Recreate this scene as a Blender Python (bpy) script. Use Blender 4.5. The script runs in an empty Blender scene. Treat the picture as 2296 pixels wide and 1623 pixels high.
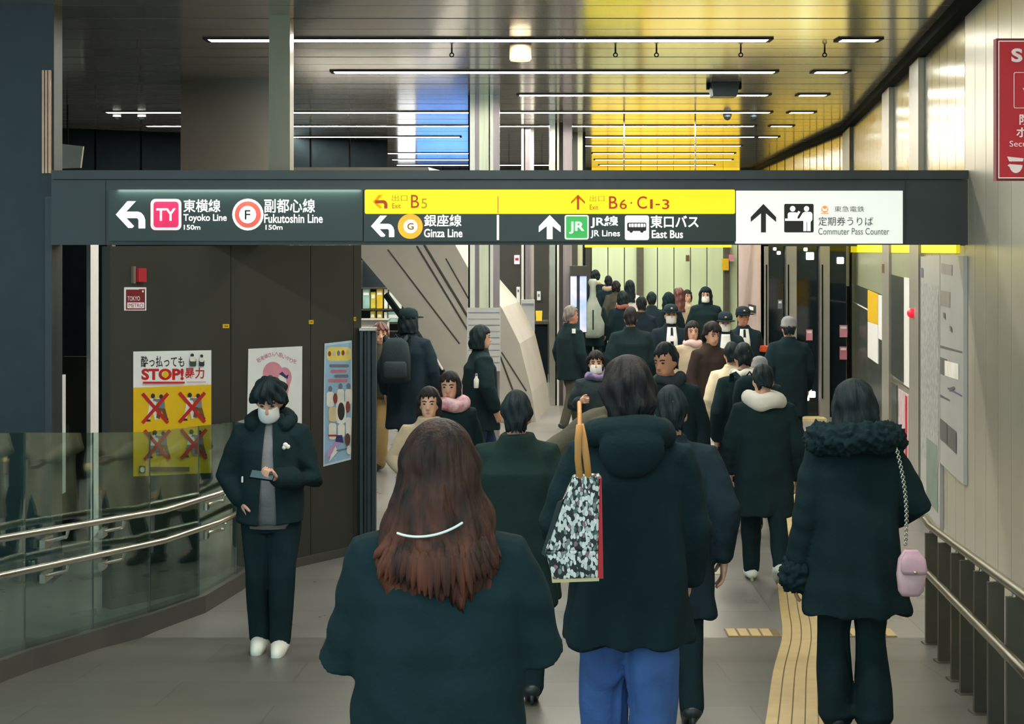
import bpy, bmesh, math, random
import numpy as np
from mathutils import Vector, Matrix

# ------------------------------------------------------------------ camera, world, exposure
C = bpy.context.scene.collection
SC = bpy.context.scene
F, CX, HY = 3200.0, 1148.0, 530.0          # focal length, centre column and horizon row in photo pixels
EYE = 2.6                                  # camera height over the level concourse floor
cam_d = bpy.data.cameras.new('camera')
cam = bpy.data.objects.new('camera', cam_d)
C.objects.link(cam)
cam.location = (0, 0, EYE)
cam.rotation_euler = (math.pi / 2, 0, 0)
cam_d.sensor_fit = 'HORIZONTAL'
cam_d.sensor_width = 36.0
cam_d.lens = 36.0 * F / 2296.0
cam_d.shift_y = -(811.5 - HY) / 2296.0
cam_d.clip_start, cam_d.clip_end = 0.05, 200
SC.camera = cam

SC.view_settings.view_transform = 'Standard'
SC.view_settings.look = 'None'
SC.view_settings.gamma = 1.0
SC.view_settings.use_curve_mapping = False
SC.view_settings.exposure = 0.0

world = bpy.data.worlds.new('world')
SC.world = world
world.use_nodes = True
bg = world.node_tree.nodes['Background']
bg.inputs['Color'].default_value = (0.62, 0.86, 0.90, 1)
bg.inputs['Strength'].default_value = 2.2
LAMP = 70.0                                # emission of the ceiling strip lamps
NEAR_LAMP = 52.0
CEIL = 4.35                                # ceiling height
STRIP0, PITCH = 12.67, 2.464               # first lamp strip in view and spacing of the strips

def gz(y):                                 # floor height: level concourse, then a ramp rising towards the camera
    return 0.0 if y >= 9.25 else 1.05 - 0.1135 * y

# ------------------------------------------------------------------ materials
def lin(c):
    return tuple(((v / 255.0) / 12.92 if v / 255.0 <= 0.04045 else ((v / 255.0 + 0.055) / 1.055) ** 2.4) for v in c)

MATS = {}
def mat(name, rgb, rough=0.6, metal=0.0, var=0.12, scale=6.0, emit=0.0, spec=0.5, stretch=(1, 1, 1), bump=0.0, bscale=None, aniso=0, alpha=None, rvar=0.0, rgb2=None):
    if name in MATS:
        return MATS[name]
    m = bpy.data.materials.new(name)
    m.use_nodes = True
    nt = m.node_tree
    b = nt.nodes['Principled BSDF']
    c = lin(rgb)
    tc = nt.nodes.new('ShaderNodeTexCoord')
    mp = nt.nodes.new('ShaderNodeMapping')
    mp.inputs['Scale'].default_value = stretch
    nt.links.new(tc.outputs['Object'], mp.inputs['Vector'])
    nz = nt.nodes.new('ShaderNodeTexNoise')
    nz.inputs['Scale'].default_value = scale
    nz.inputs['Detail'].default_value = 4
    nt.links.new(mp.outputs['Vector'], nz.inputs['Vector'])
    cr = nt.nodes.new('ShaderNodeValToRGB')
    cr.color_ramp.elements[0].position, cr.color_ramp.elements[1].position = 0.3, 0.7
    c2 = lin(rgb2) if rgb2 else tuple(v * (1 + var) for v in c)
    cr.color_ramp.elements[0].color = (*[v * (1 - var) for v in c], 1)
    cr.color_ramp.elements[1].color = (*c2, 1)
    nt.links.new(nz.outputs['Fac'], cr.inputs['Fac'])
    nt.links.new(cr.outputs['Color'], b.inputs['Base Color'])
    b.inputs['Roughness'].default_value = rough
    b.inputs['Metallic'].default_value = metal
    b.inputs['Specular IOR Level'].default_value = spec
    if rvar:
        mr = nt.nodes.new('ShaderNodeMapRange')
        mr.inputs['To Min'].default_value = max(0.02, rough - rvar)
        mr.inputs['To Max'].default_value = rough + rvar
        nt.links.new(nz.outputs['Fac'], mr.inputs['Value'])
        nt.links.new(mr.outputs['Result'], b.inputs['Roughness'])
    if emit:
        nt.links.new(cr.outputs['Color'], b.inputs['Emission Color'])
        b.inputs['Emission Strength'].default_value = emit
    if bump:
        bp = nt.nodes.new('ShaderNodeBump')
        bp.inputs['Strength'].default_value = bump
        bp.inputs['Distance'].default_value = 0.01
        n2 = nt.nodes.new('ShaderNodeTexNoise')
        n2.inputs['Scale'].default_value = bscale or scale * 4
        n2.inputs['Detail'].default_value = 3
        nt.links.new(mp.outputs['Vector'], n2.inputs['Vector'])
        nt.links.new(n2.outputs['Fac'], bp.inputs['Height'])
        nt.links.new(bp.outputs['Normal'], b.inputs['Normal'])
    MATS[name] = m
    return m

def floor_mat(name, rgb, rough, bw, bh):
    m = mat(name, rgb, rough, var=0.1, scale=2.5, rvar=0.08, spec=0.5)
    nt = m.node_tree
    b = nt.nodes['Principled BSDF']
    cr = b.inputs['Base Color'].links[0].from_node
    tc = [n for n in nt.nodes if n.type == 'TEX_COORD'][0]
    br = nt.nodes.new('ShaderNodeTexBrick')
    br.inputs['Scale'].default_value = 1.0
    br.inputs['Brick Width'].default_value = bw
    br.inputs['Row Height'].default_value = bh
    br.inputs['Mortar Size'].default_value = 0.004
    br.inputs['Color1'].default_value = (1, 1, 1, 1)
    br.inputs['Color2'].default_value = (0.8, 0.8, 0.8, 1)
    br.inputs['Mortar'].default_value = (0.5, 0.5, 0.5, 1)
    nt.links.new(tc.outputs['Object'], br.inputs['Vector'])
    mx = nt.nodes.new('ShaderNodeMix')
    mx.data_type = 'RGBA'
    mx.blend_type = 'MULTIPLY'
    mx.inputs['Factor'].default_value = 1.0
    nt.links.new(cr.outputs['Color'], mx.inputs[6])
    nt.links.new(br.outputs['Color'], mx.inputs[7])
    nt.links.new(mx.outputs[2], b.inputs['Base Color'])
    return m

def glass_mat(name, tint, rough=0.02):
    m = bpy.data.materials.new(name)
    m.use_nodes = True
    nt = m.node_tree
    nt.nodes.remove(nt.nodes['Principled BSDF'])
    out = nt.nodes['Material Output']
    tr = nt.nodes.new('ShaderNodeBsdfTransparent')
    tr.inputs['Color'].default_value = (*tint, 1)
    gl = nt.nodes.new('ShaderNodeBsdfGlossy')
    gl.inputs['Roughness'].default_value = rough
    gl.inputs['Color'].default_value = (0.85, 0.95, 0.92, 1)
    lw = nt.nodes.new('ShaderNodeLayerWeight')
    lw.inputs['Blend'].default_value = 0.5
    fr = nt.nodes.new('ShaderNodeMath')
    fr.operation = 'POWER'
    fr.inputs[1].default_value = 4.0
    nt.links.new(lw.outputs['Facing'], fr.inputs[0])
    ad = nt.nodes.new('ShaderNodeMath')
    ad.operation = 'ADD'
    nz = nt.nodes.new('ShaderNodeTexNoise')
    nz.inputs['Scale'].default_value = 2.0
    ml = nt.nodes.new('ShaderNodeMath')
    ml.operation = 'MULTIPLY'
    ml.inputs[1].default_value = 0.3
    nt.links.new(nz.outputs['Fac'], ml.inputs[0])
    nt.links.new(fr.outputs[0], ad.inputs[0])
    nt.links.new(ml.outputs[0], ad.inputs[1])
    ms = nt.nodes.new('ShaderNodeMixShader')
    nt.links.new(ad.outputs[0], ms.inputs['Fac'])
    nt.links.new(tr.outputs[0], ms.inputs[1])
    nt.links.new(gl.outputs[0], ms.inputs[2])
    nt.links.new(ms.outputs[0], out.inputs['Surface'])
    return m

# ------------------------------------------------------------------ mesh helpers
class MB:
    """collects verts and faces (with a material slot each) for ONE mesh"""
    def __init__(self):
        self.v, self.f, self.mi, self.ms = [], [], [], []
    def slot(self, m):
        if m is None:
            return 0
        if m not in self.ms:
            self.ms.append(m)
        return self.ms.index(m)
    def add(self, vs, fs, m=None):
        o = len(self.v)
        s = self.slot(m)
        self.v += [tuple(p) for p in vs]
        self.f += [tuple(i + o for i in q) for q in fs]
        self.mi += [s] * len(fs)
        return self
    def box(self, x0, x1, y0, y1, z0, z1, m=None):
        vs = [(x, y, z) for z in (z0, z1) for y in (y0, y1) for x in (x0, x1)]
        return self.add(vs, [(0, 2, 3, 1), (4, 5, 7, 6), (0, 1, 5, 4), (2, 6, 7, 3), (0, 4, 6, 2), (1, 3, 7, 5)], m)
    def hexa(self, a, b, m=None):
        """a, b: two quads of four points each, joined into a solid"""
        n = len(a)
        fs = [tuple(range(n - 1, -1, -1)), tuple(range(n, 2 * n))]
        fs += [(i, (i + 1) % n, n + (i + 1) % n, n + i) for i in range(n)]
        return self.add(list(a) + list(b), fs, m)
    def tube(self, pts, rad, n=12, m=None, ref=(0, 1, 0.01), cap=0.6, closed=False):
        P = [Vector(p) for p in pts]
        R = [(r, r) if not isinstance(r, tuple) else r for r in (rad if isinstance(rad, (list,)) else [rad] * len(P))]
        L = len(P)
        rows = []
        for i in range(L):
            if closed:
                t = P[(i + 1) % L] - P[i - 1]
            else:
                t = P[min(i + 1, L - 1)] - P[max(i - 1, 0)]
            t.normalize()
            u = t.cross(Vector(ref))
            if u.length < 1e-4:
                u = t.cross(Vector((1, 0, 0)))
            u.normalize()
            w = u.cross(t)
            rows.append((P[i], u, w, R[i], t))
        ring = []
        if not closed and cap:
            p, u, w, r, t = rows[0]
            ring.append((p - t * min(r) * cap, u, w, (r[0] * .6, r[1] * .6)))
        ring += [(p, u, w, r) for p, u, w, r, t in rows]
        if not closed and cap:
            p, u, w, r, t = rows[-1]
            ring.append((p + t * min(r) * cap, u, w, (r[0] * .6, r[1] * .6)))
        vs, fs = [], []
        for p, u, w, r in ring:
            for j in range(n):
                a = 2 * math.pi * j / n
                vs.append(p + u * (r[0] * math.cos(a)) + w * (r[1] * math.sin(a)))
        k = len(ring)
        for i in range(k - 1 if not closed else k):
            i2 = (i + 1) % k
            for j in range(n):
                j2 = (j + 1) % n
                fs.append((i * n + j, i * n + j2, i2 * n + j2, i2 * n + j))
        if not closed:
            fs.append(tuple(range(n - 1, -1, -1)))
            fs.append(tuple((k - 1) * n + j for j in range(n)))
        return self.add(vs, fs, m)
    def loft(self, rings, n=24, m=None, pw=2.3):
        """rings: (z, rx, ry[, cy[, cx]]) bottom to top, closed with caps"""
        vs, fs = [], []
        for rg in rings:
            z, rx, ry = rg[:3]
            cy = rg[3] if len(rg) > 3 else 0
            cx = rg[4] if len(rg) > 4 else 0
            for j in range(n):
                a = 2 * math.pi * j / n
                ca, sa = math.cos(a), math.sin(a)
                vs.append((cx + rx * math.copysign(abs(ca) ** (2 / pw), ca), cy + ry * math.copysign(abs(sa) ** (2 / pw), sa), z))
        k = len(rings)
        for i in range(k - 1):
            for j in range(n):
                j2 = (j + 1) % n
                fs.append((i * n + j, i * n + j2, (i + 1) * n + j2, (i + 1) * n + j))
        fs.append(tuple(range(n - 1, -1, -1)))
        fs.append(tuple((k - 1) * n + j for j in range(n)))
        return self.add(vs, fs, m)
    def ball(self, c, r, n=14, k=8, m=None):
        if not isinstance(r, tuple):
            r = (r, r, r)
        rg = [(c[2] - r[2] * math.cos(math.pi * (i + .0) / k), max(1e-4, r[0] * math.sin(math.pi * i / k)), max(1e-4, r[1] * math.sin(math.pi * i / k)), c[1], c[0]) for i in range(k + 1)]
        return self.loft(rg, n, m, 2)
    def mesh(self, name):
        me = bpy.data.meshes.new(name)
        me.from_pydata([tuple(p) for p in self.v], [], self.f)
        for m in self.ms:
            me.materials.append(m)
        if self.ms:
            me.polygons.foreach_set('material_index', self.mi)
        bm = bmesh.new()
        bm.from_mesh(me)
        bmesh.ops.recalc_face_normals(bm, faces=bm.faces)
        bm.to_mesh(me)
        bm.free()
        return me
    def build(self, name, m=None, parent=None, smooth=False, bevel=0.0, loc=None):
        me = self.mesh(name)
        if m and not self.ms:
            me.materials.append(m)
        o = link(name, me, parent, loc)
        if bevel:
            bv = o.modifiers.new('bevel', 'BEVEL')
            bv.width, bv.segments, bv.limit_method = bevel, 2, 'ANGLE'
        if smooth:
            shade(me, smooth)
        return o

def shade(me, ang=True):
    me.polygons.foreach_set('use_smooth', [True] * len(me.polygons))
    if ang is not True:
        me.set_sharp_from_angle(angle=math.radians(ang))

def link(name, me, parent=None, loc=None):
    o = bpy.data.objects.new(name, me)
    C.objects.link(o)
    if parent is not None:
        o.parent = parent
        o.matrix_parent_inverse = PINV.get(parent.name, Matrix())
    elif loc is not None:
        o.location = loc
    return o

PINV = {}
def thing(name, label, cat, loc=(0, 0, 0), group=None, rz=0.0, world_parts=True):
    """an Empty at the thing's base; with world_parts its parts are written in world coordinates"""
    o = bpy.data.objects.new(name, None)
    C.objects.link(o)
    o.empty_display_size = 0.1
    o.location = loc
    o.rotation_euler = (0, 0, rz)
    tag(o, label, cat, group)
    if world_parts:
        PINV[o.name] = (Matrix.Translation(loc) @ Matrix.Rotation(rz, 4, 'Z')).inverted()
    return o

def tag(o, label, cat, group=None):
    o['label'], o['category'] = label, cat
    if group:
        o['group'] = group
    return o

def structure(o):
    o['kind'] = 'structure'
    return o

def at(px, py, y, off=0):                  # photo pixel -> point at depth y
    return ((px - CX) * y / F, y - off, EYE - (py - HY) * y / F)
def X(px, y):
    return (px - CX) * y / F
def Z(py, y):
    return EYE - (py - HY) * y / F

class Plane:
    """a vertical plane through p0 and p1 (plan view); p(px, py, off) is the point of it seen at that photo pixel, lifted off towards the viewer"""
    def __init__(s, p0, p1):
        d = Vector((p1[0] - p0[0], p1[1] - p0[1]))
        d.normalize()
        s.o, s.d = Vector(p0), d
        n = Vector((d.y, -d.x))
        if n.dot(s.o) > 0:
            n = -n
        s.n = n
    def y(s, px):
        t = (px - CX) / F
        den = s.n.x * t + s.n.y
        return s.o.dot(s.n) / den
    def p(s, px, py, off=0.0):
        y = s.y(px)
        return (X(px, y) + s.n.x * off, y + s.n.y * off, Z(py, y))

class Art:
    """printed shapes on a plane: flat faces in thin layers, one mesh"""
    def __init__(s, plane, base=0.003):
        s.pl, s.mb, s.k = plane, MB(), base
    def poly(s, pts, m, up=0.0003):
        s.k += up
        return s.raw(pts, m, s.k)
    def raw(s, pts, m, off):
        vs = [s.pl.p(a, b, off) for a, b in pts]
        s.mb.add(vs, [tuple(range(len(vs)))], m)
        return s
    def rect(s, x0, y0, x1, y1, m, up=0.0003):
        return s.poly([(x0, y1), (x1, y1), (x1, y0), (x0, y0)], m, up)
    def ell(s, cx, cy, rx, ry, m, n=28, up=0.0003, a0=0, a1=360):
        pts = [(cx + rx * math.cos(math.radians(a0 + (a1 - a0) * i / n)), cy - ry * math.sin(math.radians(a0 + (a1 - a0) * i / n))) for i in range(n)]
        return s.poly(pts, m, up)
    def rrect(s, x0, y0, x1, y1, r, m, up=0.0003):
        pts = []
        for (cx, cy, a) in ((x1 - r, y0 + r, 0), (x0 + r, y0 + r, 90), (x0 + r, y1 - r, 180), (x1 - r, y1 - r, 270)):
            for i in range(6):
                t = math.radians(a + 90 * i / 5)
                pts.append((cx + r * math.cos(t), cy - r * math.sin(t)))
        return s.poly(pts, m, up)
    def line(s, x0, y0, x1, y1, w, m, up=0.0):
        d = math.hypot(x1 - x0, y1 - y0) or 1
        nx, ny = -(y1 - y0) / d * w / 2, (x1 - x0) / d * w / 2
        return s.poly([(x0 + nx, y0 + ny), (x1 + nx, y1 + ny), (x1 - nx, y1 - ny), (x0 - nx, y0 - ny)], m, up)
    def build(s, name, parent):
        return s.mb.build(name, None, parent)

TXT = {}
def glyphs(body, bold):
    k = (body, bold)
    if k not in TXT:
        cu = bpy.data.curves.new('text', 'FONT')
        cu.body = body
        cu.offset = bold
        cu.resolution_u = 4
        o = bpy.data.objects.new('text', cu)
        C.objects.link(o)
        dg = bpy.context.evaluated_depsgraph_get()
        me = bpy.data.meshes.new_from_object(o.evaluated_get(dg))
        co = np.array([v.co[:2] for v in me.vertices])
        fs = [tuple(p.vertices) for p in me.polygons]
        bpy.data.objects.remove(o)
        bpy.data.meshes.remove(me)
        lo, hi = co.min(0), co.max(0)
        TXT[k] = ((co - lo) / (hi - lo), fs)
    return TXT[k]

def lettering(body, plane, x0, y0, x1, y1, m, parent, bold=0.0, off=0.012, name='lettering', rot=0.0):
    co, fs = glyphs(body, bold)
    mb = MB()
    cx, cy = (x0 + x1) / 2, (y0 + y1) / 2
    ca, sa = math.cos(rot), math.sin(rot)
    vs = []
    for u, v in co:
        a, b = x0 + (x1 - x0) * u - cx, y1 + (y0 - y1) * v - cy
        vs.append(plane.p(cx + a * ca - b * sa, cy + a * sa + b * ca, off))
    mb.add(vs, fs, m)
    me = bpy.data.meshes.new(name)
    me.from_pydata(mb.v, [], mb.f)
    me.materials.append(m)
    return link(name, me, parent)
# ------------------------------------------------------------------ surface materials
M_floor = floor_mat('level_floor_stone', (126, 124, 119), 0.30, 1.8, 0.9)
M_ramp = floor_mat('ramp_floor_stone', (100, 99, 93), 0.36, 1.2, 0.6)
M_ceil = mat('ceiling_aluminium', (176, 172, 166), 0.14, 0.5, var=0.06, scale=1.5, stretch=(0.3, 2, 1), bump=0.05, bscale=5)
M_groove = mat('ceiling_groove', (30, 32, 34), 0.7)
M_lamp = mat('lamp_tube', (255, 252, 240), emit=LAMP, var=0.01)
M_lampn = mat('lamp_tube_dim', (255, 252, 240), emit=NEAR_LAMP, var=0.01)
M_wallmetal = mat('brushed_wall_panel', (188, 184, 166), 0.32, 0.4, var=0.04, scale=1.0, stretch=(3, 3, 0.15), rvar=0.05)
M_wallgloss = mat('polished_wall_panel', (128, 124, 106), 0.2, 0.9, var=0.05, scale=1.5, stretch=(2, 2, 4), bump=0.03, bscale=3)
M_pil = mat('pale_pilaster', (160, 158, 148), 0.35, 0.3, var=0.05)
M_dark = mat('dark_teal_panel', (40, 54, 60), 0.45, 0.1, var=0.1)
M_beam = mat('beam_charcoal', (60, 67, 70), 0.4, 0.2, var=0.08)
M_brown = mat('dark_brown_panel', (60, 60, 55), 0.38, 0.15, var=0.07, scale=3, stretch=(1, 1, .15))
M_black = mat('black_void', (18, 26, 29), 0.8, var=0.2, spec=0.08)
M_steel = mat('brushed_steel', (190, 186, 172), 0.22, 0.9, var=0.08)
M_rail = mat('rail_steel', (122, 118, 106), 0.34, 0.85, var=0.1)
M_post = mat('dark_bronze_post', (88, 86, 77), 0.4, 0.5, var=0.1)
M_white = mat('white_paint', (225, 226, 222), 0.5, var=0.03)
M_conc = mat('pale_concrete', (178, 173, 163), 0.55, var=0.06, scale=2)
M_seam = mat('dark_seam', (60, 60, 58), 0.7)
M_curb = mat('kerb_stone', (74, 73, 68), 0.45, var=0.1)
M_glass = glass_mat('barrier_glass', (0.74, 0.86, 0.82))
M_yel = mat('yellow_lit', (222, 205, 22), emit=0.9, var=0.03)
M_tac = mat('tactile_yellow', (188, 164, 114), 0.55, var=0.08, scale=8)
M_tac2 = mat('tactile_yellow_edge', (112, 92, 58), 0.6, var=0.08)

# ------------------------------------------------------------------ floor and ceiling
fl = MB()
fl.add([(-14, 9.25, 0), (12, 9.25, 0), (12, 38.2, 0), (-14, 38.2, 0)], [(0, 1, 2, 3)], M_floor)
fl.add([(-14, -2, gz(-2)), (12, -2, gz(-2)), (12, 9.25, 0), (-14, 9.25, 0)], [(0, 1, 2, 3)], M_ramp)
structure(fl.build('floor'))

ce = MB()
ce.box(-14, 12, 3.0, 38.2, CEIL + 0.03, CEIL + 0.13, M_groove)
y = STRIP0 - PITCH * 3.75
while y < 38.2:
    ph = round((y - STRIP0) / PITCH * 4) % 4
    lo = 0.045 if ph == 2 else 0.014
    ce.box(-14, 12, y + lo, min(38.2, y + PITCH / 4 - 0.004), CEIL, CEIL + 0.03, M_ceil)
    y += PITCH / 4
structure(ce.build('ceiling'))

def strip(x0, x1, y, m, label, group='strip lamps in the ceiling'):
    t = thing('ceiling_light', label, 'ceiling light', ((x0 + x1) / 2, y, CEIL), group)
    w = 0.085
    MB().box(x0 - .04, x1 + .04, y - w - .02, y - w, CEIL - .015, CEIL + .01, M_groove).box(x0 - .04, x1 + .04, y + w, y + w + .02, CEIL - .015, CEIL + .01, M_groove) \
        .box(x0 - .04, x0, y - w, y + w, CEIL - .015, CEIL + .01, M_groove).box(x1, x1 + .04, y - w, y + w, CEIL - .015, CEIL + .01, M_groove).build('frame', None, t)
    MB().box(x0, x1, y - w, y + w, CEIL - .012, CEIL + .005, M_lamp if m is None else m).build('diffuser', None, t)

ROWS = [(0, 470, 1720), (1, 750, 1735), (2, 1165, 1720), (3, 240, 1725), (4, 330, 1690), (5, 620, 1030), (5, 1265, 1690), (6, 1310, 1660), (7, 870, 1060), (7, 1330, 1645), (8, 880, 1060), (8, 1335, 1640), (9, 890, 1290), (9, 1345, 1600)]
ORD = ['first', 'second', 'third', 'fourth', 'fifth', 'sixth', 'seventh', 'eighth', 'ninth', 'tenth']
for n, a, b in ROWS:
    yy = STRIP0 + PITCH * n
    side = ''
    if n in (5, 7, 8, 9):
        side = ', over the stair' if b < 1300 else ', over the crowd'
    strip(X(a, yy), X(b, yy), yy, None, f'long white ceiling strip lamp, {ORD[n]} row behind the sign beam{side}')
for n in (-2, -3):
    yy = STRIP0 + PITCH * n
    strip(-1.9, 1.9, yy, M_lampn, f'long white strip lamp in the ceiling, {ORD[-n - 2]} row in front of the sign beam', 'strip lamps before the sign beam')

# glowing stand-ins for the lamp reflections that run along the curved right wall
for i, (px, py) in enumerate([(1925, 88), (1862, 160), (1822, 213), (1797, 253), (1752, 285), (1722, 307)]):
    yy = STRIP0 + PITCH * i
    xx = X(px, yy)
    strip(xx - .16, xx + .16, yy, None, f'short glowing stand-in for a lamp reflection beside the right wall, {ORD[i]} behind the sign beam', 'stand-ins for lamp reflections beside the right wall')

# ------------------------------------------------------------------ right wall: fluted metal panels
def WX(y):
    return 3.386 + 0.16 * (y - 10.6)
w = MB()
y = 2.0
while y < 22.4:
    y1 = min(22.45, y + 0.46)
    if y < 10.6 or True:
        g = 0.006
        a, b = y + g, y1 - g
        q = [(WX(a), a), (WX(b), b), (WX(b) + .12, b), (WX(a) + .12, a)]
        zs = 2.53 if a > 10.7 else CEIL
        w.hexa([(x, yy, gz(yy) - .02) for x, yy in q], [(x, yy, zs) for x, yy in q], M_wallmetal)
        if zs < CEIL:
            w.hexa([(x, yy, zs + .006) for x, yy in q], [(x, yy, CEIL) for x, yy in q], M_wallgloss)
    y = y1
w.hexa([(WX(2) + .05, 2, -.1), (WX(22.4) + .05, 22.4, -.1), (WX(22.4) + .3, 22.4, -.1), (WX(2) + .3, 2, -.1)], [(WX(2) + .05, 2, CEIL), (WX(22.4) + .05, 22.4, CEIL), (WX(22.4) + .3, 22.4, CEIL), (WX(2) + .3, 2, CEIL)], M_seam)
pts = [(5.29, 22.45), (5.57, 27.3), (6.2, 36.2)]
for (xa, ya), (xb, yb) in zip(pts[:-1], pts[1:]):
    nseg = 6
    for i in range(nseg):
        t0, t1 = i / nseg, (i + 1) / nseg - .015
        q = [(xa + (xb - xa) * t0, ya + (yb - ya) * t0), (xa + (xb - xa) * t1, ya + (yb - ya) * t1)]
        q += [(q[1][0] + .2, q[1][1]), (q[0][0] + .2, q[0][1])]
        w.hexa([(a, b, 0) for a, b in q], [(a, b, CEIL) for a, b in q], M_wallgloss)
structure(w.build('wall_right'))
tr = MB()
tl = [(WX(3), 3)] + [(WX(v), v) for v in (6, 10.6, 16, 22.45)] + pts[1:]
for (xa, ya), (xb, yb) in zip(tl[:-1], tl[1:]):
    tr.hexa([(xa - .10, ya, CEIL - .10), (xb - .10, yb, CEIL - .10), (xb, yb, CEIL - .10), (xa, ya, CEIL - .10)], [(xa - .10, ya, CEIL), (xb - .10, yb, CEIL), (xb, yb, CEIL), (xa, ya, CEIL)], M_black)
structure(tr.build('trim_1'))
tr = MB()                                   # yellow band that runs along the wall behind the beam
for a, b in ((10.98, 13.1), (13.95, 15.7), (16.6, 22.3)):
    za, zb = 2.475 - (a - 10.6) * .0105, 2.475 - (b - 10.6) * .0105
    tr.hexa([(WX(a) - .03, a, za), (WX(b) - .03, b, zb), (WX(b), b, zb), (WX(a), a, za)], [(WX(a) - .03, a, za + .14), (WX(b) - .03, b, zb + .14), (WX(b), b, zb + .14), (WX(a), a, za + .14)], M_yel)
structure(tr.build('trim_2'))
M_pildark = mat('dark_pilaster', (92, 90, 80), 0.4, 0.3)
for i, (pa, pb, m) in enumerate([(1987, 2003, M_pil), (2050, 2071, M_pil), (1896, 1912, M_pildark)]):
    PW = Plane((WX(2), 2), (WX(20), 20))
    ya, yb = PW.y(pa), PW.y(pb)
    q = [(WX(ya) - .05, ya), (WX(yb) - .05, yb), (WX(yb) + .02, yb), (WX(ya) + .02, ya)]
    structure(MB().hexa([(a, b, 0) for a, b in q], [(a, b, CEIL) for a, b in q], m).build(f'trim_{i + 3}'))
PW = Plane((WX(2), 2), (WX(20), 20))

# ------------------------------------------------------------------ far and left walls
M_green = mat('pale_green_panel', (205, 220, 178), 0.4, var=0.05, scale=.8, stretch=(5, 1, .05), emit=0.0)
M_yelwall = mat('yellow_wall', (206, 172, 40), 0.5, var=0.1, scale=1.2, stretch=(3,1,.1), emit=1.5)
wf = MB()
x = -11.0
YF = 36.3
while x < 6.5:
    x1 = x + .42
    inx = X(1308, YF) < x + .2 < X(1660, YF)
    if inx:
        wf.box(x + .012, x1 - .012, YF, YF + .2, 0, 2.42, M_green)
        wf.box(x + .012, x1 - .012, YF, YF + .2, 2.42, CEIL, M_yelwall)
    else:
        wf.box(x + .012, x1 - .012, YF, YF + .2, 0, CEIL, M_brown)
    x = x1
wf.box(-11, 6.6, YF + .1, YF + .3, 0, CEIL, M_seam)
structure(wf.build('wall_back'))
for i, (pa, pb, m) in enumerate([(1427, 1442, M_pildark), (1622, 1634, M_pildark)]):
    structure(MB().box(X(pa, YF), X(pb, YF), YF - .15, YF, 0, 2.45, m).build(f'trim_{i + 6}'))
# dark back-left wall with the shop recess
bl = MB()
A, B_ = (X(0, 22.6), 22.6), (X(872, 26), 26)
n = 9
for i in range(n):
    t0, t1 = i / n, (i + 1) / n - .006
    q = [(A[0] + (B_[0] - A[0]) * t0, A[1] + (B_[1] - A[1]) * t0), (A[0] + (B_[0] - A[0]) * t1, A[1] + (B_[1] - A[1]) * t1)]
    q += [(q[1][0], q[1][1] + .2), (q[0][0], q[0][1] + .2)]
    bl.hexa([(a, b, 0) for a, b in q], [(a, b, CEIL) for a, b in q], M_black)
structure(bl.build('wall_left_back'))
# middle dark wall behind the columns
mw = MB()
YM = 27.0
for a, b in ((1113, 1159), (1160, 1235), (1236, 1311)):
    mw.box(X(a, YM), X(b, YM) - .02, YM, YM + .3, 0, 3.0, M_brown)
structure(mw.build('wall_middle'))
# side walls that close the hall out of frame
structure(MB().box(-11.2, -11.0, 9, 36.5, 0, CEIL, M_dark).build('wall_left_side'))
# dark wall at the left end of the beam, full height
dw = MB()
dw.box(-8, -3.45, 10.75, 10.95, 0, CEIL, M_dark)
dw.box(-3.5, -3.45, 10.70, 10.75, 0, 2.9, M_beam)
structure(dw.build('wall_left'))
# metal conduit strips on it
t = thing('wall_conduit', 'bundle of three thin copper-coloured strips up the dark wall above the beam end', 'conduit', (X(102, 10.7), 10.72, 3.1))
M_cop = mat('copper_strip', (196, 158, 132), 0.35, 0.4)
for a in (93, 100, 107):
    MB().box(X(a, 10.7), X(a + 5, 10.7), 10.71, 10.75, Z(388, 10.7), Z(157, 10.7), M_cop).build('strip', None, t)
# doorway beside it
structure(MB().box(-5, -2.0, 14.6, 14.75, 0, 3.0, M_black).build('wall_doorway'))
q = [(X(203, 12.2), 12.2), (X(221, 12.6), 12.6), (X(221, 12.6) - .04, 12.62), (X(203, 12.2) - .04, 12.22)]
structure(MB().hexa([(a_, b_, 0) for a_, b_ in q], [(a_, b_, 2.75) for a_, b_ in q], M_white).build('trim_8'))
structure(MB().box(X(240, 11.0), X(251, 11.0), 11.0, 11.1, 0, 2.7, mat('tan_edge', (128, 118, 104), .5)).build('trim_9'))
structure(MB().box(X(119, 12.0), X(139, 12.0), 12.0, 12.1, Z(1108, 12), Z(842, 12), M_white).build('trim_10'))
door = MB().box(X(139, 12.6), X(204, 12.6), 12.6, 12.68, 0, Z(800, 12.6), M_brown).build('cabinet')
tag(door, 'dark brown low cabinet inside the doorway left of the poster wall', 'cabinet')
MB().box(X(150, 12.6), X(156, 12.6), 12.58, 12.6, .8, .95, M_steel).build('handle', None, door)
ns = MB().box(X(122, 11.98), X(138, 11.98), 11.96, 11.98, Z(840, 12), Z(803, 12), M_black)
ns = ns.build('notice_plate')
tag(ns, 'small black notice plate with pale lines at the doorway edge, above the white strip', 'plate')
a = Art(Plane((X(122, 11.96), 11.96), (X(138, 11.96), 11.96)))
for k in range(5):
    a.line(124, 807 + 7 * k, 135, 807 + 7 * k, 2.5, M_white, .0005)
a.build('lettering', ns)

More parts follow.
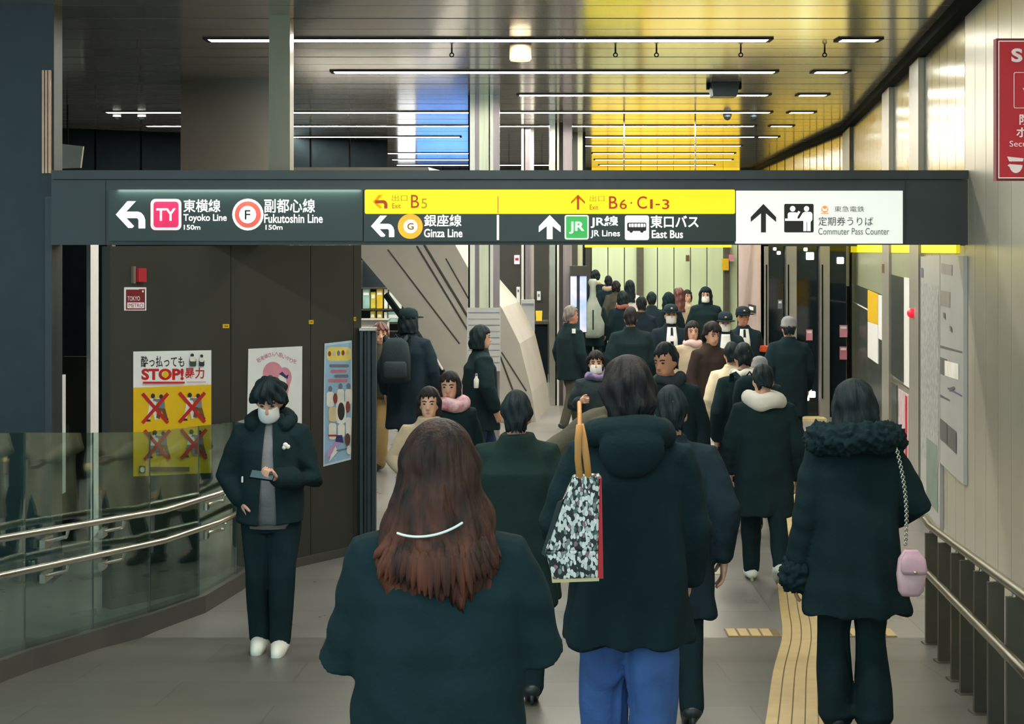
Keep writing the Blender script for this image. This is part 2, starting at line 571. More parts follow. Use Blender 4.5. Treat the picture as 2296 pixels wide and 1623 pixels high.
# ------------------------------------------------------------------ beam that carries the signs
YB = 10.6
b = MB()
b.box(X(115, YB), X(2170, YB), YB, YB + .35, Z(549, YB), Z(403, YB), M_beam)
b.box(X(118, YB), X(2170, YB) - .0, YB - .03, YB + .37, Z(402, YB), Z(382, YB), M_beam)
b.box(X(236, YB), X(237.5, YB), YB - .004, YB, Z(548, YB), Z(404, YB), M_seam)
b.box(X(2030, YB), X(2031.5, YB), YB - .004, YB, Z(548, YB), Z(404, YB), M_seam)
structure(b.build('beam'))

# ------------------------------------------------------------------ wall with the posters
Pw = Plane((-2.80, 9.95), (-1.24, 11.75))
def wallquad(mb, pl, pa, pb, z0, z1, m, off=0.0, th=0.1):
    a, b = Vector(pl.p(pa, 900, off)), Vector(pl.p(pb, 900, off))
    n = Vector((pl.n.x, pl.n.y, 0))
    q = [a, b, b - n * th, a - n * th]
    mb.hexa([(v.x, v.y, z0) for v in q], [(v.x, v.y, z1) for v in q], m)
wp = MB()
for pa, pb in ((247, 517), (518.5, 696), (697.5, 792), (793, 810)):
    wallquad(wp, Pw, pa, pb, 0, 2.53, M_brown)
structure(wp.build('wall_posters'))
wq = MB()
wallquad(wq, Pw, 247, 808, 0, .07, M_curb, .012, .012)
structure(wq.build('baseboard_posters'))
# pier on the wall top, behind the beam, and the wide panel further back
structure(MB().box(X(603, 11.3), X(650, 11.3), 11.3, 11.5, 2.53, CEIL, mat('pale_bronze_pier', (122, 117, 98), .35, .3, scale=2, stretch=(2, 2, .3))).build('pillar_front'))
structure(MB().box(X(405, 16), X(612, 16), 16, 16.4, 0, CEIL, mat('warm_grey_panel', (140, 130, 118), .3, .35, var=.1, scale=1)).build('pillar_panel'))

# folded gate at the end of the wall
t = thing('folding_gate', 'dark grey folded gate of upright slats at the end of the poster wall', 'gate', (X(825, 11.75), 11.75, 0))
for k, (a, b_, o) in enumerate([(806, 814, 0), (815, 822, .03), (823, 831, 0), (832, 842, .03)]):
    MB().box(X(a, 11.7), X(b_, 11.7), 11.7 + o, 11.78 + o, 0, Z(742, 11.7), M_dark).build('slat', None, t, bevel=.004)
MB().box(X(805, 11.7), X(843, 11.7), 11.69, 11.83, Z(742, 11.7), Z(735, 11.7), M_steel).build('cap', None, t, bevel=.004)

# ------------------------------------------------------------------ round and square columns
M_colw = mat('column_white_metal', (214, 212, 200), .25, .35, stretch=(4, 4, .2))
M_coly = mat('column_cream_metal', (205, 207, 180), .25, .35, stretch=(4, 4, .2))
M_colp = mat('column_mauve_metal', (150, 138, 140), .25, .5, stretch=(4, 4, .2))
def column(name, pa, pb, y, bands, z1=CEIL):
    mb = MB()
    for f0, f1, dep, m in bands:
        a, b = X(pa + (pb - pa) * f0, y), X(pa + (pb - pa) * f1, y)
        mb.box(a, b, y - dep, y + .35, 0, z1, m)
    return structure(mb.build(name))
column('column_front', 1050, 1120, 17.7, [(0, .06, .02, M_black), (.06, .22, .1, M_colw), (.22, .36, .04, M_colp), (.36, .66, .12, M_coly), (.66, .7, .05, M_seam), (.7, .8, .1, M_colw), (.8, 1, .06, M_colp)])
column('column_middle', 1169, 1197, 23, [(0, .2, .1, M_colw), (.2, .3, .02, M_black), (.3, .6, .08, M_colp), (.6, .75, .12, M_colp), (.75, 1, .06, M_conc)])
column('column_rear', 1232, 1282, 22, [(0, .25, .1, M_steel), (.25, .33, .02, M_black), (.33, .42, .08, M_colw), (.42, .6, .04, M_seam), (.6, 1, .1, M_colp)])
column('column_far', 1283, 1312, 24, [(0, .4, .1, M_brown), (.4, .8, .06, M_coly), (.8, 1, .1, M_black)])
# kiosk: fascia, jambs and dark glass doors
YK = 20.3
M_pink = mat('pinkish_plaster', (172, 154, 148), .5, var=.04)
k = MB()
XK = X(1713, YK)
k.box(XK, XK + .06, YK, YK + 2.4, 0, 3.3, M_pink)
for a, b_ in ((1713, 1722), (1762, 1785), (1838, 1859)):
    k.box(X(a, YK), X(b_, YK), YK - .04, YK + .25, 0, 2.46, M_pil)
    k.box(X(a + 3, YK), X(a + 6, YK), YK - .05, YK - .04, .3, 2.2, M_black)
k.box(XK, 4.93, YK, YK + .25, 2.46, 3.3, M_dark)
k.box(XK, 4.93, YK + 2.3, YK + 2.4, 0, 3.3, M_black)
k.box(XK, 5.2, YK + .1, YK + 2.4, 3.2, 3.3, M_black)
structure(k.build('wall_kiosk'))
M_dglass = mat('dark_door_glass', (22, 32, 37), .08, .1, var=.1)
for i, (a, b_) in enumerate(((1722, 1762), (1785, 1838), (1859, 1900))):
    structure(MB().box(X(a, YK), X(b_, YK), YK + .08, YK + .10, 0.02, 2.46, M_dglass).build(f'door_{i + 1}'))
structure(MB().box(X(1785, YK), X(1845, YK), YK - .25, YK + .05, 0, .04, mat('warm_lit_sill', (236, 214, 160), .3, .2)).build('trim_11'))  # warm light on the sill is put into its pale colour
M_sq = mat('lamp_or_reflection', (255, 250, 236), emit=2.0, var=.01)
for px, py, s_, lab in [(1737, 558, 7, 'small square lamp behind the first dark kiosk door, topmost'), (1746, 567, 8, 'small round-cornered lamp behind the first dark kiosk door, lower one'), (1806, 559, 8, 'small square lamp above the large one behind the second dark kiosk door'), (1816, 574, 17, 'large square lamp high behind the second dark kiosk door'), (1884, 584, 15, 'square lamp high behind the last dark kiosk door'),
                        (1805, 844, 5, 'tiny glowing stand-in for a floor reflection behind the second dark kiosk door'), (1811, 868, 16, 'bright square stand-in for a floor reflection low behind the second dark kiosk door'), (1821, 884, 14, 'lower right reflection stand-in of the low group behind the second kiosk door'), (1808, 892, 12, 'lowest reflection stand-in of the group behind the second kiosk door')]:  # the low group is floor reflections added as glowing boxes
    yy = YK + .06
    r = s_ * yy / F / 2
    l = MB().box(X(px, yy) - r, X(px, yy) + r, yy - .03, yy + .02, Z(py, yy) - r, Z(py, yy) + r, M_sq).build('lamp_or_reflection', bevel=.012)
    tag(l, lab, 'lamp', 'square lamps at the kiosk doors')
# ------------------------------------------------------------------ signs on the beam
M_sblack = mat('sign_black_green', (40, 54, 50), .35, var=.04, emit=.05)
M_swhite = mat('sign_white_lit', (250, 252, 246), emit=.95, var=.01)
M_sdim = mat('sign_white_panel', (240, 243, 236), emit=.55, var=.02, scale=1.5)
M_sink = mat('sign_ink', (44, 42, 44), .6)
M_sgrey = mat('sign_ink_grey', (92, 94, 86), .6, emit=.05)
M_sred = mat('sign_dark_red', (168, 60, 22), .6, emit=.5)
M_crim = mat('sign_crimson', (212, 36, 88), .5, emit=.75)
M_rose = mat('sign_rose_edge', (248, 196, 200), .5, emit=.9)
M_verm = mat('sign_vermilion', (212, 92, 78), .5, emit=.75)
M_oran = mat('sign_orange', (238, 160, 40), .5, emit=.85)
M_cream = mat('sign_cream', (252, 240, 200), .5, emit=.95)
M_grn = mat('sign_green', (54, 160, 78), .5, emit=.75)
M_lgrn = mat('sign_green_edge', (214, 240, 205), .5, emit=.9)
M_oliv = mat('sign_olive_ink', (170, 150, 30), .6, emit=.5)
M_logo = mat('sign_orange_mark', (232, 150, 96), .6, emit=.6)

PB = Plane((-3, YB - .05), (3, YB - .05))
def symbol(name, parent, fn):
    a = Art(PB, .004)
    fn(a)
    return a.build(name, parent)
def bend_left(a, x, y, s, m, w=1.0):
    """left-turning arrow; x, y tip; s scale against 66 px width"""
    P = lambda u, v: (x + u * s, y + v * s)
    a.poly([P(0, 0), P(26, -30), P(45, -30), P(23, -6), P(12, 0)], m)
    a.raw([P(0, 0), P(12, 0), P(24, 8), P(41, 26), P(37, 30), P(28, 30)], m, a.k)
    c = [P(10, -6.5), P(50, -6.5), P(57, -4), P(63, 3), P(66, 12), P(66, 31), P(51, 31), P(51, 12), P(48, 8), P(10, 8)]
    a.raw(c, m, a.k + .0006)
def up_arrow(a, cx, y0, y1, wd, t, m):
    h = wd * .52
    a.poly([(cx, y0), (cx + wd / 2, y0 + h), (cx + wd / 2, y0 + h + t), (cx, y0 + t * 1.5)], m)
    a.raw([(cx, y0), (cx, y0 + t * 1.5), (cx - wd / 2, y0 + h + t), (cx - wd / 2, y0 + h)], m, a.k)
    a.raw([(cx - t / 2, y0 + t * .8), (cx + t / 2, y0 + t * .8), (cx + t / 2, y1), (cx - t / 2, y1)], m, a.k + .0006)

def signbox(label, x0, y0, x1, y1, m):
    t = thing('direction_sign', label, 'sign', ((X(x0, YB) + X(x1, YB)) / 2, YB - .03, Z(y1, YB)))
    MB().box(X(x0, YB), X(x1, YB), YB - .05, YB, Z(y1, YB), Z(y0, YB), m).build('panel', None, t)
    return t
L = lettering
s = signbox('black backlit sign with the crimson TY square and red ringed F circle', 248, 425, 815, 540, M_sblack)
symbol('arrow', s, lambda a: bend_left(a, 260, 481, 1, M_swhite))
def f(a):
    a.rrect(338, 446, 407, 516, 11, M_rose); a.rrect(344.5, 452, 400.5, 510, 7, M_crim)
o = symbol('line_symbol', s, f); L('TY', PB, 351, 467, 395, 495, M_swhite, o, .016)
L('東横線', PB, 412, 447, 495, 476, M_swhite, s, .012); L('Toyoko Line', PB, 412, 480, 509, 500, M_swhite, s, .016); L('150m', PB, 413, 504, 450, 515, M_swhite, s, .016)
def f(a):
    a.ell(556, 481, 35, 35.5, M_swhite); a.ell(556, 481, 29.5, 30, M_verm); a.ell(555.5, 481, 19, 19.5, M_swhite)
o = symbol('line_symbol', s, f); L('F', PB, 549.5, 471, 562, 492, M_sink, o, .01)
L('副都心線', PB, 593, 446, 707, 477, M_swhite, s, .012); L('Fukutoshin Line', PB, 593, 480, 724, 500, M_swhite, s, .016); L('150m', PB, 596, 504, 634, 515, M_swhite, s, .016)
# lamp tucked under the lip above this sign
lp = MB().box(X(265, YB), X(810, YB), YB - .075, YB - .062, Z(424.5, YB), Z(421, YB), M_beam).build('sign_lamp')
tag(lp, 'thin lamp strip along the top edge of the black backlit sign', 'lamp')
la = bpy.data.lights.new('sign_light', 'AREA'); la.shape = 'RECTANGLE'; la.size = 1.8; la.size_y = .02; la.energy = 2.2; la.color = (.8, 1, .9)
lo = bpy.data.objects.new('sign_light', la); C.objects.link(lo); lo.parent = lp
lo.location = (X(538, YB), YB - .09, Z(427, YB)); lo.rotation_euler = (math.radians(30), 0, 0)

s = signbox('long sign with a yellow exit band over black, in the middle of the beam', 817, 425, 1648, 541, M_sblack)
def f(a):
    a.rrect(818, 425, 1648, 479.5, 4, M_yel)
symbol('yellow_band', s, f)
symbol('arrow', s, lambda a: bend_left(a, 836, 452, .5, M_sred))
L('出口', PB, 879, 437, 914, 451, M_oliv, s, .0, .02); L('Exit', PB, 880, 456, 899, 467, M_sred, s, 0, .02)
L('B', PB, 922, 437, 940, 466, M_sred, s, 0, .02); L('5', PB, 945, 445, 958, 467, M_oliv, s, 0, .02)
symbol('divider', s, lambda a: (a.rect(1115.8, 440, 1117.2, 478, M_sred, .006), a.rect(1114, 482, 1119, 538, M_swhite)))
symbol('arrow', s, lambda a: bend_left(a, 832, 507, .79, M_swhite))
def f(a):
    a.ell(920, 507.5, 28, 28, M_oran); a.ell(920.5, 507.5, 15.5, 15.5, M_cream)
o = symbol('line_symbol', s, f); L('G', PB, 913.5, 500, 928, 515, mat('sign_brown_ink', (110, 86, 40), .6, emit=.3), o, .02)
L('銀座線', PB, 951, 481, 1035, 508, M_swhite, s, .012); L('Ginza Line', PB, 951, 513, 1037, 532, M_swhite, s, .016)
symbol('arrow', s, lambda a: up_arrow(a, 1296, 436, 470, 31, 5, M_sred))
L('出口', PB, 1322, 438, 1355, 452, M_oliv, s, 0, .02); L('Exit', PB, 1322, 459, 1341, 470, M_sred, s, 0, .02)
for ch, a0, b0, a1, b1 in (('B', 1365, 440, 1384, 468), ('6', 1389, 447, 1405, 469), ('·', 1413, 453, 1417, 457), ('C', 1428, 440, 1450, 468), ('1', 1457, 447, 1463, 468), ('-', 1469, 457, 1479, 460), ('3', 1484, 447, 1500, 469)):
    L(ch, PB, a0, b0, a1, b1, M_sred, s, .005, .02)
symbol('arrow', s, lambda a: up_arrow(a, 1232.5, 482, 536, 49, 13, M_swhite))
def f(a):
    a.rrect(1266, 482, 1320, 537, 5, M_lgrn); a.rrect(1269, 485, 1317, 534, 3, M_grn)
o = symbol('line_symbol', s, f); L('JR', PB, 1276, 497, 1310, 524, M_swhite, o, .02)
L('JR線', PB, 1324, 484, 1386, 511, M_swhite, s, .02); L('JR Lines', PB, 1324, 516, 1390, 534, M_swhite, s, .012)
def f(a):
    a.rrect(1401, 483, 1455, 538, 5, M_swhite)
    a.rrect(1406, 499, 1449, 518, 3, M_sink); a.rrect(1410, 501.5, 1447, 509, 2, M_swhite)
    for k in range(5):
        a.rect(1414 + 7 * k, 501, 1415.5 + 7 * k, 509, M_sink, .0004)
    a.ell(1415, 518, 4, 4, M_sink); a.ell(1439, 518, 4, 4, M_sink)
symbol('bus_symbol', s, f)
L('東口バス', PB, 1458, 483, 1566, 511, M_swhite, s, .02); L('East Bus', PB, 1461, 516, 1531, 534, M_swhite, s, .016)

s = signbox('white backlit sign with the counter pictogram, at the right end of the beam', 1648, 428, 2020, 546, M_sdim)
symbol('arrow', s, lambda a: up_arrow(a, 1711.5, 457, 521, 57, 11, M_sink))
def f(a):
    a.rrect(1758, 457, 1824, 521, 3, M_sink)
    a.ell(1777, 468, 6, 6.2, M_swhite); a.rrect(1766, 476, 1788, 492, 5, M_swhite); a.line(1784, 487, 1792, 474, 5, M_swhite, .0005)
    a.rect(1760, 490, 1800, 495, M_swhite)
    a.ell(1808, 468, 5.8, 6, M_swhite); a.rrect(1799, 475, 1821, 497, 6, M_swhite); a.line(1802, 478, 1794, 491, 5, M_swhite, .0005)
    a.rect(1801, 494, 1808, 518, M_swhite); a.rect(1809.5, 494, 1817, 518, M_swhite)
symbol('counter_symbol', s, f)
def f(a):
    a.ell(1849, 469, 8, 8, M_logo); a.poly([(1843, 465), (1849, 470), (1855, 465), (1853, 473), (1845, 473)], M_cream); a.line(1840, 478.5, 1858, 478.5, 2, M_logo)
symbol('operator_mark', s, f)
L('東急電鉄', PB, 1870, 462, 1937, 475, M_sgrey, s, .0); L('定期券うりば', PB, 1834, 486, 1957, 506, M_sink, s, .0); L('Commuter Pass Counter', PB, 1834, 511, 1993, 526, M_sgrey, s, .0)

# ------------------------------------------------------------------ yellow hanging sign further back, out of sight behind the beam but for its lower edge
t = thing('hanging_sign', 'long yellow lit sign hung behind the beam, only its lower edge showing', 'sign', (X(1500, 20), 20, 2.42))
MB().box(X(1312, 21), X(1640, 21), 21, 21.12, 2.44, 2.86, M_yel).build('panel', None, t)
for px in (1400, 1560):
    MB().tube([(X(px, 21), 21.06, 2.84), (X(px, 21), 21.06, CEIL)], .012, 8, M_steel).build('hanger', None, t)
t = thing('hanging_sign', 'yellow lit fascia sign over the kiosk doors', 'sign', (X(1668, YK), YK - .05, 2.5))
MB().box(X(1440, YK), X(1895, YK), YK - .1, YK, 2.5, 3.28, mat('yellow_fascia', (206, 168, 30), emit=2.4, var=.3, scale=2.2, stretch=(1, 1, .1), rgb2=(226, 218, 150))).build('panel', None, t)
# lit advertising screens on the far wall (reflected in the ceiling)
for lab, a, b_, z0, z1, rgb in [('blue lit screen on the far wall, mirrored in the ceiling', 935, 1050, 2.75, 4.1, (80, 130, 210)), ('white lit panel beside the blue screen on the far wall', 893, 931, 2.7, 4.15, (225, 228, 232))]:
    t = thing('lit_screen', lab, 'screen', (X((a + b_) / 2, 36.2), 36.2, z0))
    MB().box(X(a, 36.2), X(b_, 36.2), 36.15, 36.29, z0, z1, mat('screen_glow_%d' % a, rgb, emit=3.0, var=.25, scale=2)).build('display', None, t)
    MB().box(X(a, 36.2) - .012, X(b_, 36.2) + .012, 36.2, 36.295, z0 - .03, z1 + .03, M_black).build('frame', None, t)

# ------------------------------------------------------------------ red camera notice on the right wall near the viewer
t = thing('security_sign', 'red projecting notice with a white camera symbol, cut by the right picture edge', 'sign', (X(2285, 8), 8, Z(405, 8)))
M_red = mat('notice_red', (178, 36, 48), .45, var=.04, emit=.12)
M_dred = mat('notice_dark_red', (120, 30, 40), .5)
M_pale = mat('notice_pale', (236, 218, 220), .5, emit=.12)
PR = Plane((2, 7.995), (3, 7.995))
MB().box(X(2234, 8), X(2336, 8), 8, 8.05, Z(405, 8), Z(86, 8), M_dred).build('panel', None, t)
def rart(name, fn):
    a = Art(PR, .001); fn(a); return a.build(name, t)
rart('face', lambda a: (a.rect(2238, 91, 2332, 400, M_pale), a.rect(2240.5, 93.5, 2329.5, 397.5, M_red)))
rart('box_outline', lambda a: (a.k.__class__, setattr(a, 'k', .006), a.rrect(2272, 162, 2322, 243, 4, M_pale), a.rrect(2273.5, 163.5, 2320.5, 241.5, 3, M_red)))
def f(a):
    a.k = .006
    a.poly([(2257, 351), (2294, 355), (2293, 362), (2262, 362)], M_pale)
    a.ell(2277, 368, 15, 20, M_pale, a0=180, a1=360)
    a.poly([(2258, 371), (2264, 367), (2266, 377)], M_pale)
rart('camera_symbol', f)
L('S', PR, 2266, 109, 2291, 140, M_pale, t, .04, .012); L('V', PR, 2291, 198, 2310, 214, M_pale, t, .03, .013)
L('防', PR, 2284, 256, 2309, 280, M_pale, t, .02, .012); L('ボ', PR, 2277, 285, 2303, 308, M_pale, t, .02, .012); L('Secu', PR, 2262, 316, 2300, 329, M_pale, t, 0, .012)

# ------------------------------------------------------------------ posters and fittings on the dark poster wall
M_paper = mat('poster_white', (232, 232, 230), .5, var=.02)
M_py = mat('poster_yellow', (226, 182, 18), .5, var=.03)
M_pred = mat('poster_red', (186, 32, 36), .5)
M_pink_i = mat('poster_ink', (44, 42, 44), .6)
M_pgrey = mat('poster_grey', (112, 118, 132), .6)
M_pwhite = mat('poster_pale', (228, 224, 214), .6)
M_pgr = mat('poster_green', (52, 72, 62), .6)
M_pbrown = mat('poster_brown', (100, 70, 40), .6)
t = thing('poster', 'yellow and white poster with STOP lettering and red crosses on the dark wall', 'poster', Pw.p(385, 1068, 0))
a = Art(Pw, .004)
a.poly([(298, 1068), (473, 1060), (473, 785), (298, 788)], M_paper)
a.poly([(298, 1068), (473, 1060), (473, 862), (298, 869)], M_py)
a.build('paper', t)
def stick(a, x, y, s, fl, mb, ml):
    u = lambda p, q: (x + fl * p * s, y + q * s)
    a.ell(*u(2, 6), 5 * s, 6 * s, M_pink_i)
    a.poly([u(-6, 12), u(8, 11), u(11, 34), u(-8, 38)], mb)
    a.poly([u(-4, 14), u(22, 10), u(23, 16), u(-2, 22)], mb)
    a.poly([u(-8, 36), u(2, 36), u(-6, 62), u(-15, 62)], ml)
    a.poly([u(0, 36), u(11, 33), u(15, 60), u(6, 62)], ml)
    a.poly([u(-16, 61), u(-5, 61), u(-3, 66), u(-16, 66)], M_pink_i)
def cross(a, x0, y0, x1, y1):
    a.line(x0, y0, x1, y1, 7.5, M_pred, .0003); a.line(x0, y1, x1, y0, 7.5, M_pred, .0003)
a = Art(Pw, .0045)
for x, y in ((318, 880), (400, 878), (321, 962), (402, 960)):
    stick(a, x + 22, y + 2, .95, 1, M_pwhite, M_pwhite if y < 900 else M_pgrey)
    stick(a, x + 44, y + 4, .88, -1, M_pgrey, M_pbrown)
    cross(a, x, y + 2, x + 57, y + 68)
a.ell(427, 796, 4, 4, M_pink_i); a.rrect(421, 803, 436, 821, 3, M_pgr); a.rrect(422, 799, 435, 810, 3, M_pwhite)
a.ell(448, 798, 3.5, 4, M_pink_i); a.rrect(442, 806, 454, 821, 3, M_pink_i); a.rrect(443, 801, 453, 811, 3, M_pwhite)
a.rect(316, 855, 410, 859.5, M_pred); a.rect(414, 855, 457, 857, mat('poster_rose', (200, 150, 150), .6))
a.ell(366.5, 839, 6, 8, M_py); a.rrect(307, 1043, 322, 1060, 3, M_pbrown); a.ell(314.5, 1052, 5, 6, M_pwhite)
a.rect(332, 1046, 420, 1056, M_pbrown)
a.build('picture', t)
L('酔っ払っても', Pw, 315, 798, 412, 823, M_pink_i, t, .016, .006); L('STOP!', Pw, 316, 826, 411, 852, M_pred, t, .045, .006); L('暴力', Pw, 413, 824, 457, 849, M_pred, t, .02, .006)
t = thing('poster', 'white poster with a pink double heart, behind the man with the phone', 'poster', Pw.p(616, 955, 0))
a = Art(Pw, .004); a.poly([(553, 952), (676, 949), (677, 776), (556, 782)], M_paper); a.build('paper', t)
M_ppink = mat('poster_pink', (214, 142, 158), .5)
a = Art(Pw, .0045)
a.ell(611, 838, 23, 27, M_ppink); a.ell(637, 846, 16, 23, M_ppink, up=.0003); a.poly([(589, 845), (633, 845), (651, 850), (645, 880), (625, 905), (600, 880)], M_ppink, .0003)
a.poly([(620, 850), (628, 838), (640, 850), (643, 868), (630, 866)], M_pwhite); a.poly([(624, 838), (632, 833), (640, 842), (646, 839), (644, 849), (638, 847)], mat('poster_navy', (52, 52, 110), .6))
a.build('picture', t)
M_prose = mat('poster_rose_ink', (196, 120, 132), .6)
word = '妊産婦さんへ思いやりを'
for i, ch in enumerate(word):
    u = i / (len(word) - 1)
    cx, cy = 579 + 81 * u, 808 - 15 * math.sin(math.pi * min(1, u * 1.05 + .02)) + 2 * u
    L(ch, Pw, cx - 4, cy - 5, cx + 4, cy + 5, M_prose, t, .01, .006, rot=math.radians(-22 + 40 * u))
t = thing('poster', 'tall light blue poster with a yellow title bubble at the end of the dark wall', 'poster', Pw.p(757, 1046, 0))
M_pblue = mat('poster_blue', (150, 186, 214), .5, var=.06)
M_pyb = mat('poster_bubble', (238, 214, 110), .5)
M_ptan = mat('poster_tan', (214, 196, 150), .6)
M_plil = mat('poster_lilac', (190, 150, 196), .6)
M_prb = mat('poster_redbrown', (140, 62, 52), .6)
a = Art(Pw, .004); a.poly([(724, 1046), (786, 1030), (789, 900), (788, 763), (727, 770), (725, 900)], mat('poster_pale_blue', (196, 214, 222), .5)); a.poly([(726.5, 1041), (784, 1026), (786, 900), (785.5, 768), (729, 775), (727, 900)], M_pblue, .0003); a.build('paper', t)
a = Art(Pw, .0045)
a.rrect(732, 778, 786, 809, 9, M_pyb)
for i, m in enumerate((M_prb, M_ptan, M_pgrey, M_prb, M_ptan)):
    a.ell(738 + 10 * i, 793 - i * .7, 3.5, 6, m, up=.0003)
for y_, m, x0, x1 in ((820, M_pgrey, 737, 781), (832, M_prose, 740, 776), (843, M_pgrey, 748, 780), (853, M_prose, 734, 778)):
    a.rrect(x0, y_ - 3.5, x1, y_ + 3.5, 3, m, .0003)
for x_, y_ in ((739, 872), (762, 866), (780, 866)):
    a.ell(x_, y_, 4.5, 7, M_pgrey); a.rrect(x_ - 8, y_ + 6, x_ + 8, y_ + 40, 6, M_pwhite)
a.ell(750, 893, 5, 12, M_prb); a.rrect(735, 912, 754, 945, 7, M_ptan); a.ell(763, 922, 8, 20, M_pink_i); a.rrect(752, 898, 774, 950, 9, M_pwhite, .0); a.ell(763, 922, 8, 20, M_pink_i)
a.ell(778, 912, 5, 13, M_prb); a.rrect(735, 948, 752, 985, 6, M_pwhite); a.rrect(755, 950, 771, 980, 6, M_pwhite); a.rrect(773, 935, 785, 975, 5, M_pwhite)
a.poly([(728, 1032), (733, 1010), (755, 985), (762, 990), (740, 1020)], M_plil); a.poly([(740, 1020), (750, 1000), (755, 1012), (735, 1036)], M_pwhite); a.poly([(752, 975), (765, 975), (768, 992), (750, 990)], mat('poster_navy', (52, 52, 110)))
a.ell(777, 985, 6, 14, M_pbrown); a.ell(780, 1008, 5, 10, M_pwhite); a.line(752, 1010, 776, 1005, 3, M_pgrey)
a.rect(734, 974, 752, 978, M_pred)
a.build('picture', t)

t = thing('fire_alarm_lamp', 'small red box sticking out of the dark wall above the red square notice', 'alarm lamp', Pw.p(308, 635, 0))
n3 = Vector((Pw.n.x, Pw.n.y, 0))
def onwall(mb, pl, x0, y0, x1, y1, m, th, base=0.0):
    q0 = [pl.p(x0, y1, base), pl.p(x1, y1, base), pl.p(x1, y0, base), pl.p(x0, y0, base)]
    n_ = Vector((pl.n.x, pl.n.y, 0)) * th
    q1 = [tuple(Vector(p) + n_) for p in q0]
    return mb.hexa(q0, q1, m)
onwall(MB(), Pw, 301, 601, 318, 632, M_red, .06).build('lamp_box', None, t, bevel=.004)
onwall(MB(), Pw, 294, 597, 299, 635, mat('tan_edge', (128, 118, 104)), .03).build('bracket', None, t)
t = thing('square_notice', 'red square notice with a white border on the dark wall under the alarm box', 'notice', Pw.p(302, 696, 0))
onwall(MB(), Pw, 278, 644, 327, 696, M_pale, .006).build('plate', None, t)
a = Art(Pw, .007); a.rect(281, 648, 324, 694, M_dred); a.rect(284, 678, 322, 691, M_pale); a.rect(280, 645, 310, 649, M_paper); a.ell(319, 653, 2, 2.5, M_pale); a.build('print', t)
L('TOKYO', Pw, 284, 664, 312, 674, M_pale, t, 0, .009); L('METRO', Pw, 287, 680, 319, 689, M_dred, t, 0, .010)
for px, py, lab in ((506, 731, 'small yellow tag on the dark wall right of the red notice'), (697, 722, 'small yellow tag on the dark wall between the two right posters'), (795, 715, 'tiny yellow tag at the right end of the dark wall')):
    w_ = 7 if px < 600 else 5 if px < 750 else 2.5
    o = onwall(MB(), Pw, px - w_, py - 4.5, px + w_, py + 4.5, M_py, .006).build('wall_tag'); tag(o, lab, 'tag', 'yellow tags on the dark wall')
    a = Art(Pw, .007); a.rect(px - w_ * .6, py - 1, px + w_ * .6, py + 1, M_pbrown); a.build('print', o)
# ------------------------------------------------------------------ glass barrier with two handrails on the left
base = [(-3.35, 5.2), (-3.05, 6.6), (-2.86, 7.65), (-2.78, 8.14), (-2.60, 8.85), (-2.39, 9.41), (-2.166, 9.86), (-2.03, 10.5), (-2.0, 10.72)]
top = [gz(5.2) + 1.36, gz(6.6) + 1.36, 1.545, 1.481, 1.383, 1.312, 1.29, 1.238, 1.23]
t = thing('glass_barrier', 'curved glass barrier with two steel handrails beside the ramp on the left', 'barrier', (-2.6, 8.85, 0.05))
for i in range(len(base) - 1):
    (xa, ya), (xb, yb) = base[i], base[i + 1]
    d = Vector((xb - xa, yb - ya)); d.normalize()
    n_ = Vector((d.y, -d.x)) * .006
    xa, ya, xb, yb = xa + d.x * .004, ya + d.y * .004, xb - d.x * .004, yb - d.y * .004
    z0a, z0b = gz(ya) + .12, gz(yb) + .12
    pan = MB().hexa([(xa + n_.x, ya + n_.y, z0a), (xb + n_.x, yb + n_.y, z0b), (xb - n_.x, yb - n_.y, z0b), (xa - n_.x, ya - n_.y, z0a)],
              [(xa + n_.x, ya + n_.y, top[i]), (xb + n_.x, yb + n_.y, top[i + 1]), (xb - n_.x, yb - n_.y, top[i + 1]), (xa - n_.x, ya - n_.y, top[i])], M_glass).build('glass_pane', None, t)
cb = MB()
for i in range(len(base) - 1):
    (xa, ya), (xb, yb) = base[i], base[i + 1]
    cb.hexa([(xa + .05, ya, gz(ya) - .02), (xb + .05, yb, gz(yb) - .02), (xb - .12, yb, gz(yb) - .02), (xa - .12, ya, gz(ya) - .02)], [(xa + .05, ya, gz(ya) + .12), (xb + .05, yb, gz(yb) + .12), (xb - .12, yb, gz(yb) + .12), (xa - .12, ya, gz(ya) + .12)], M_curb)
cb.build('kerb', None, t)
st = MB()
for i in range(1, len(base) - 1):
    xa, ya = base[i]
    st.box(xa - .004, xa + .004, ya - .004, ya + .004, gz(ya) + .12, top[i], M_seam)
    st_ = st.build('joint', None, t); st = MB()
rl = [(-3.22, 5.6), (-2.99, 6.6), (-2.735, 7.65), (-2.29, 9.38), (-2.06, 9.95), (-1.93, 10.55)]
for h0 in (.80, .60):
    MB().tube([(x, y, gz(y) + h0) for x, y in rl], .021, 12, M_steel).build('handrail', None, t, smooth=True)
    for x, y in ((-2.60, 8.36), (-2.44, 8.98), (-2.02, 10.05)):
        k = MB(); k.tube([(x, y, gz(y) + h0 - .02), (x - .01, y, gz(y) + h0 - .06), (x - .12, y - .03, gz(y) + h0 - .08)], .012, 8, M_steel)
        k.box(x - .135, x - .105, y - .1, y + .06, gz(y) + h0 - .11, gz(y) + h0 - .06, M_steel); k.build('bracket', None, t)

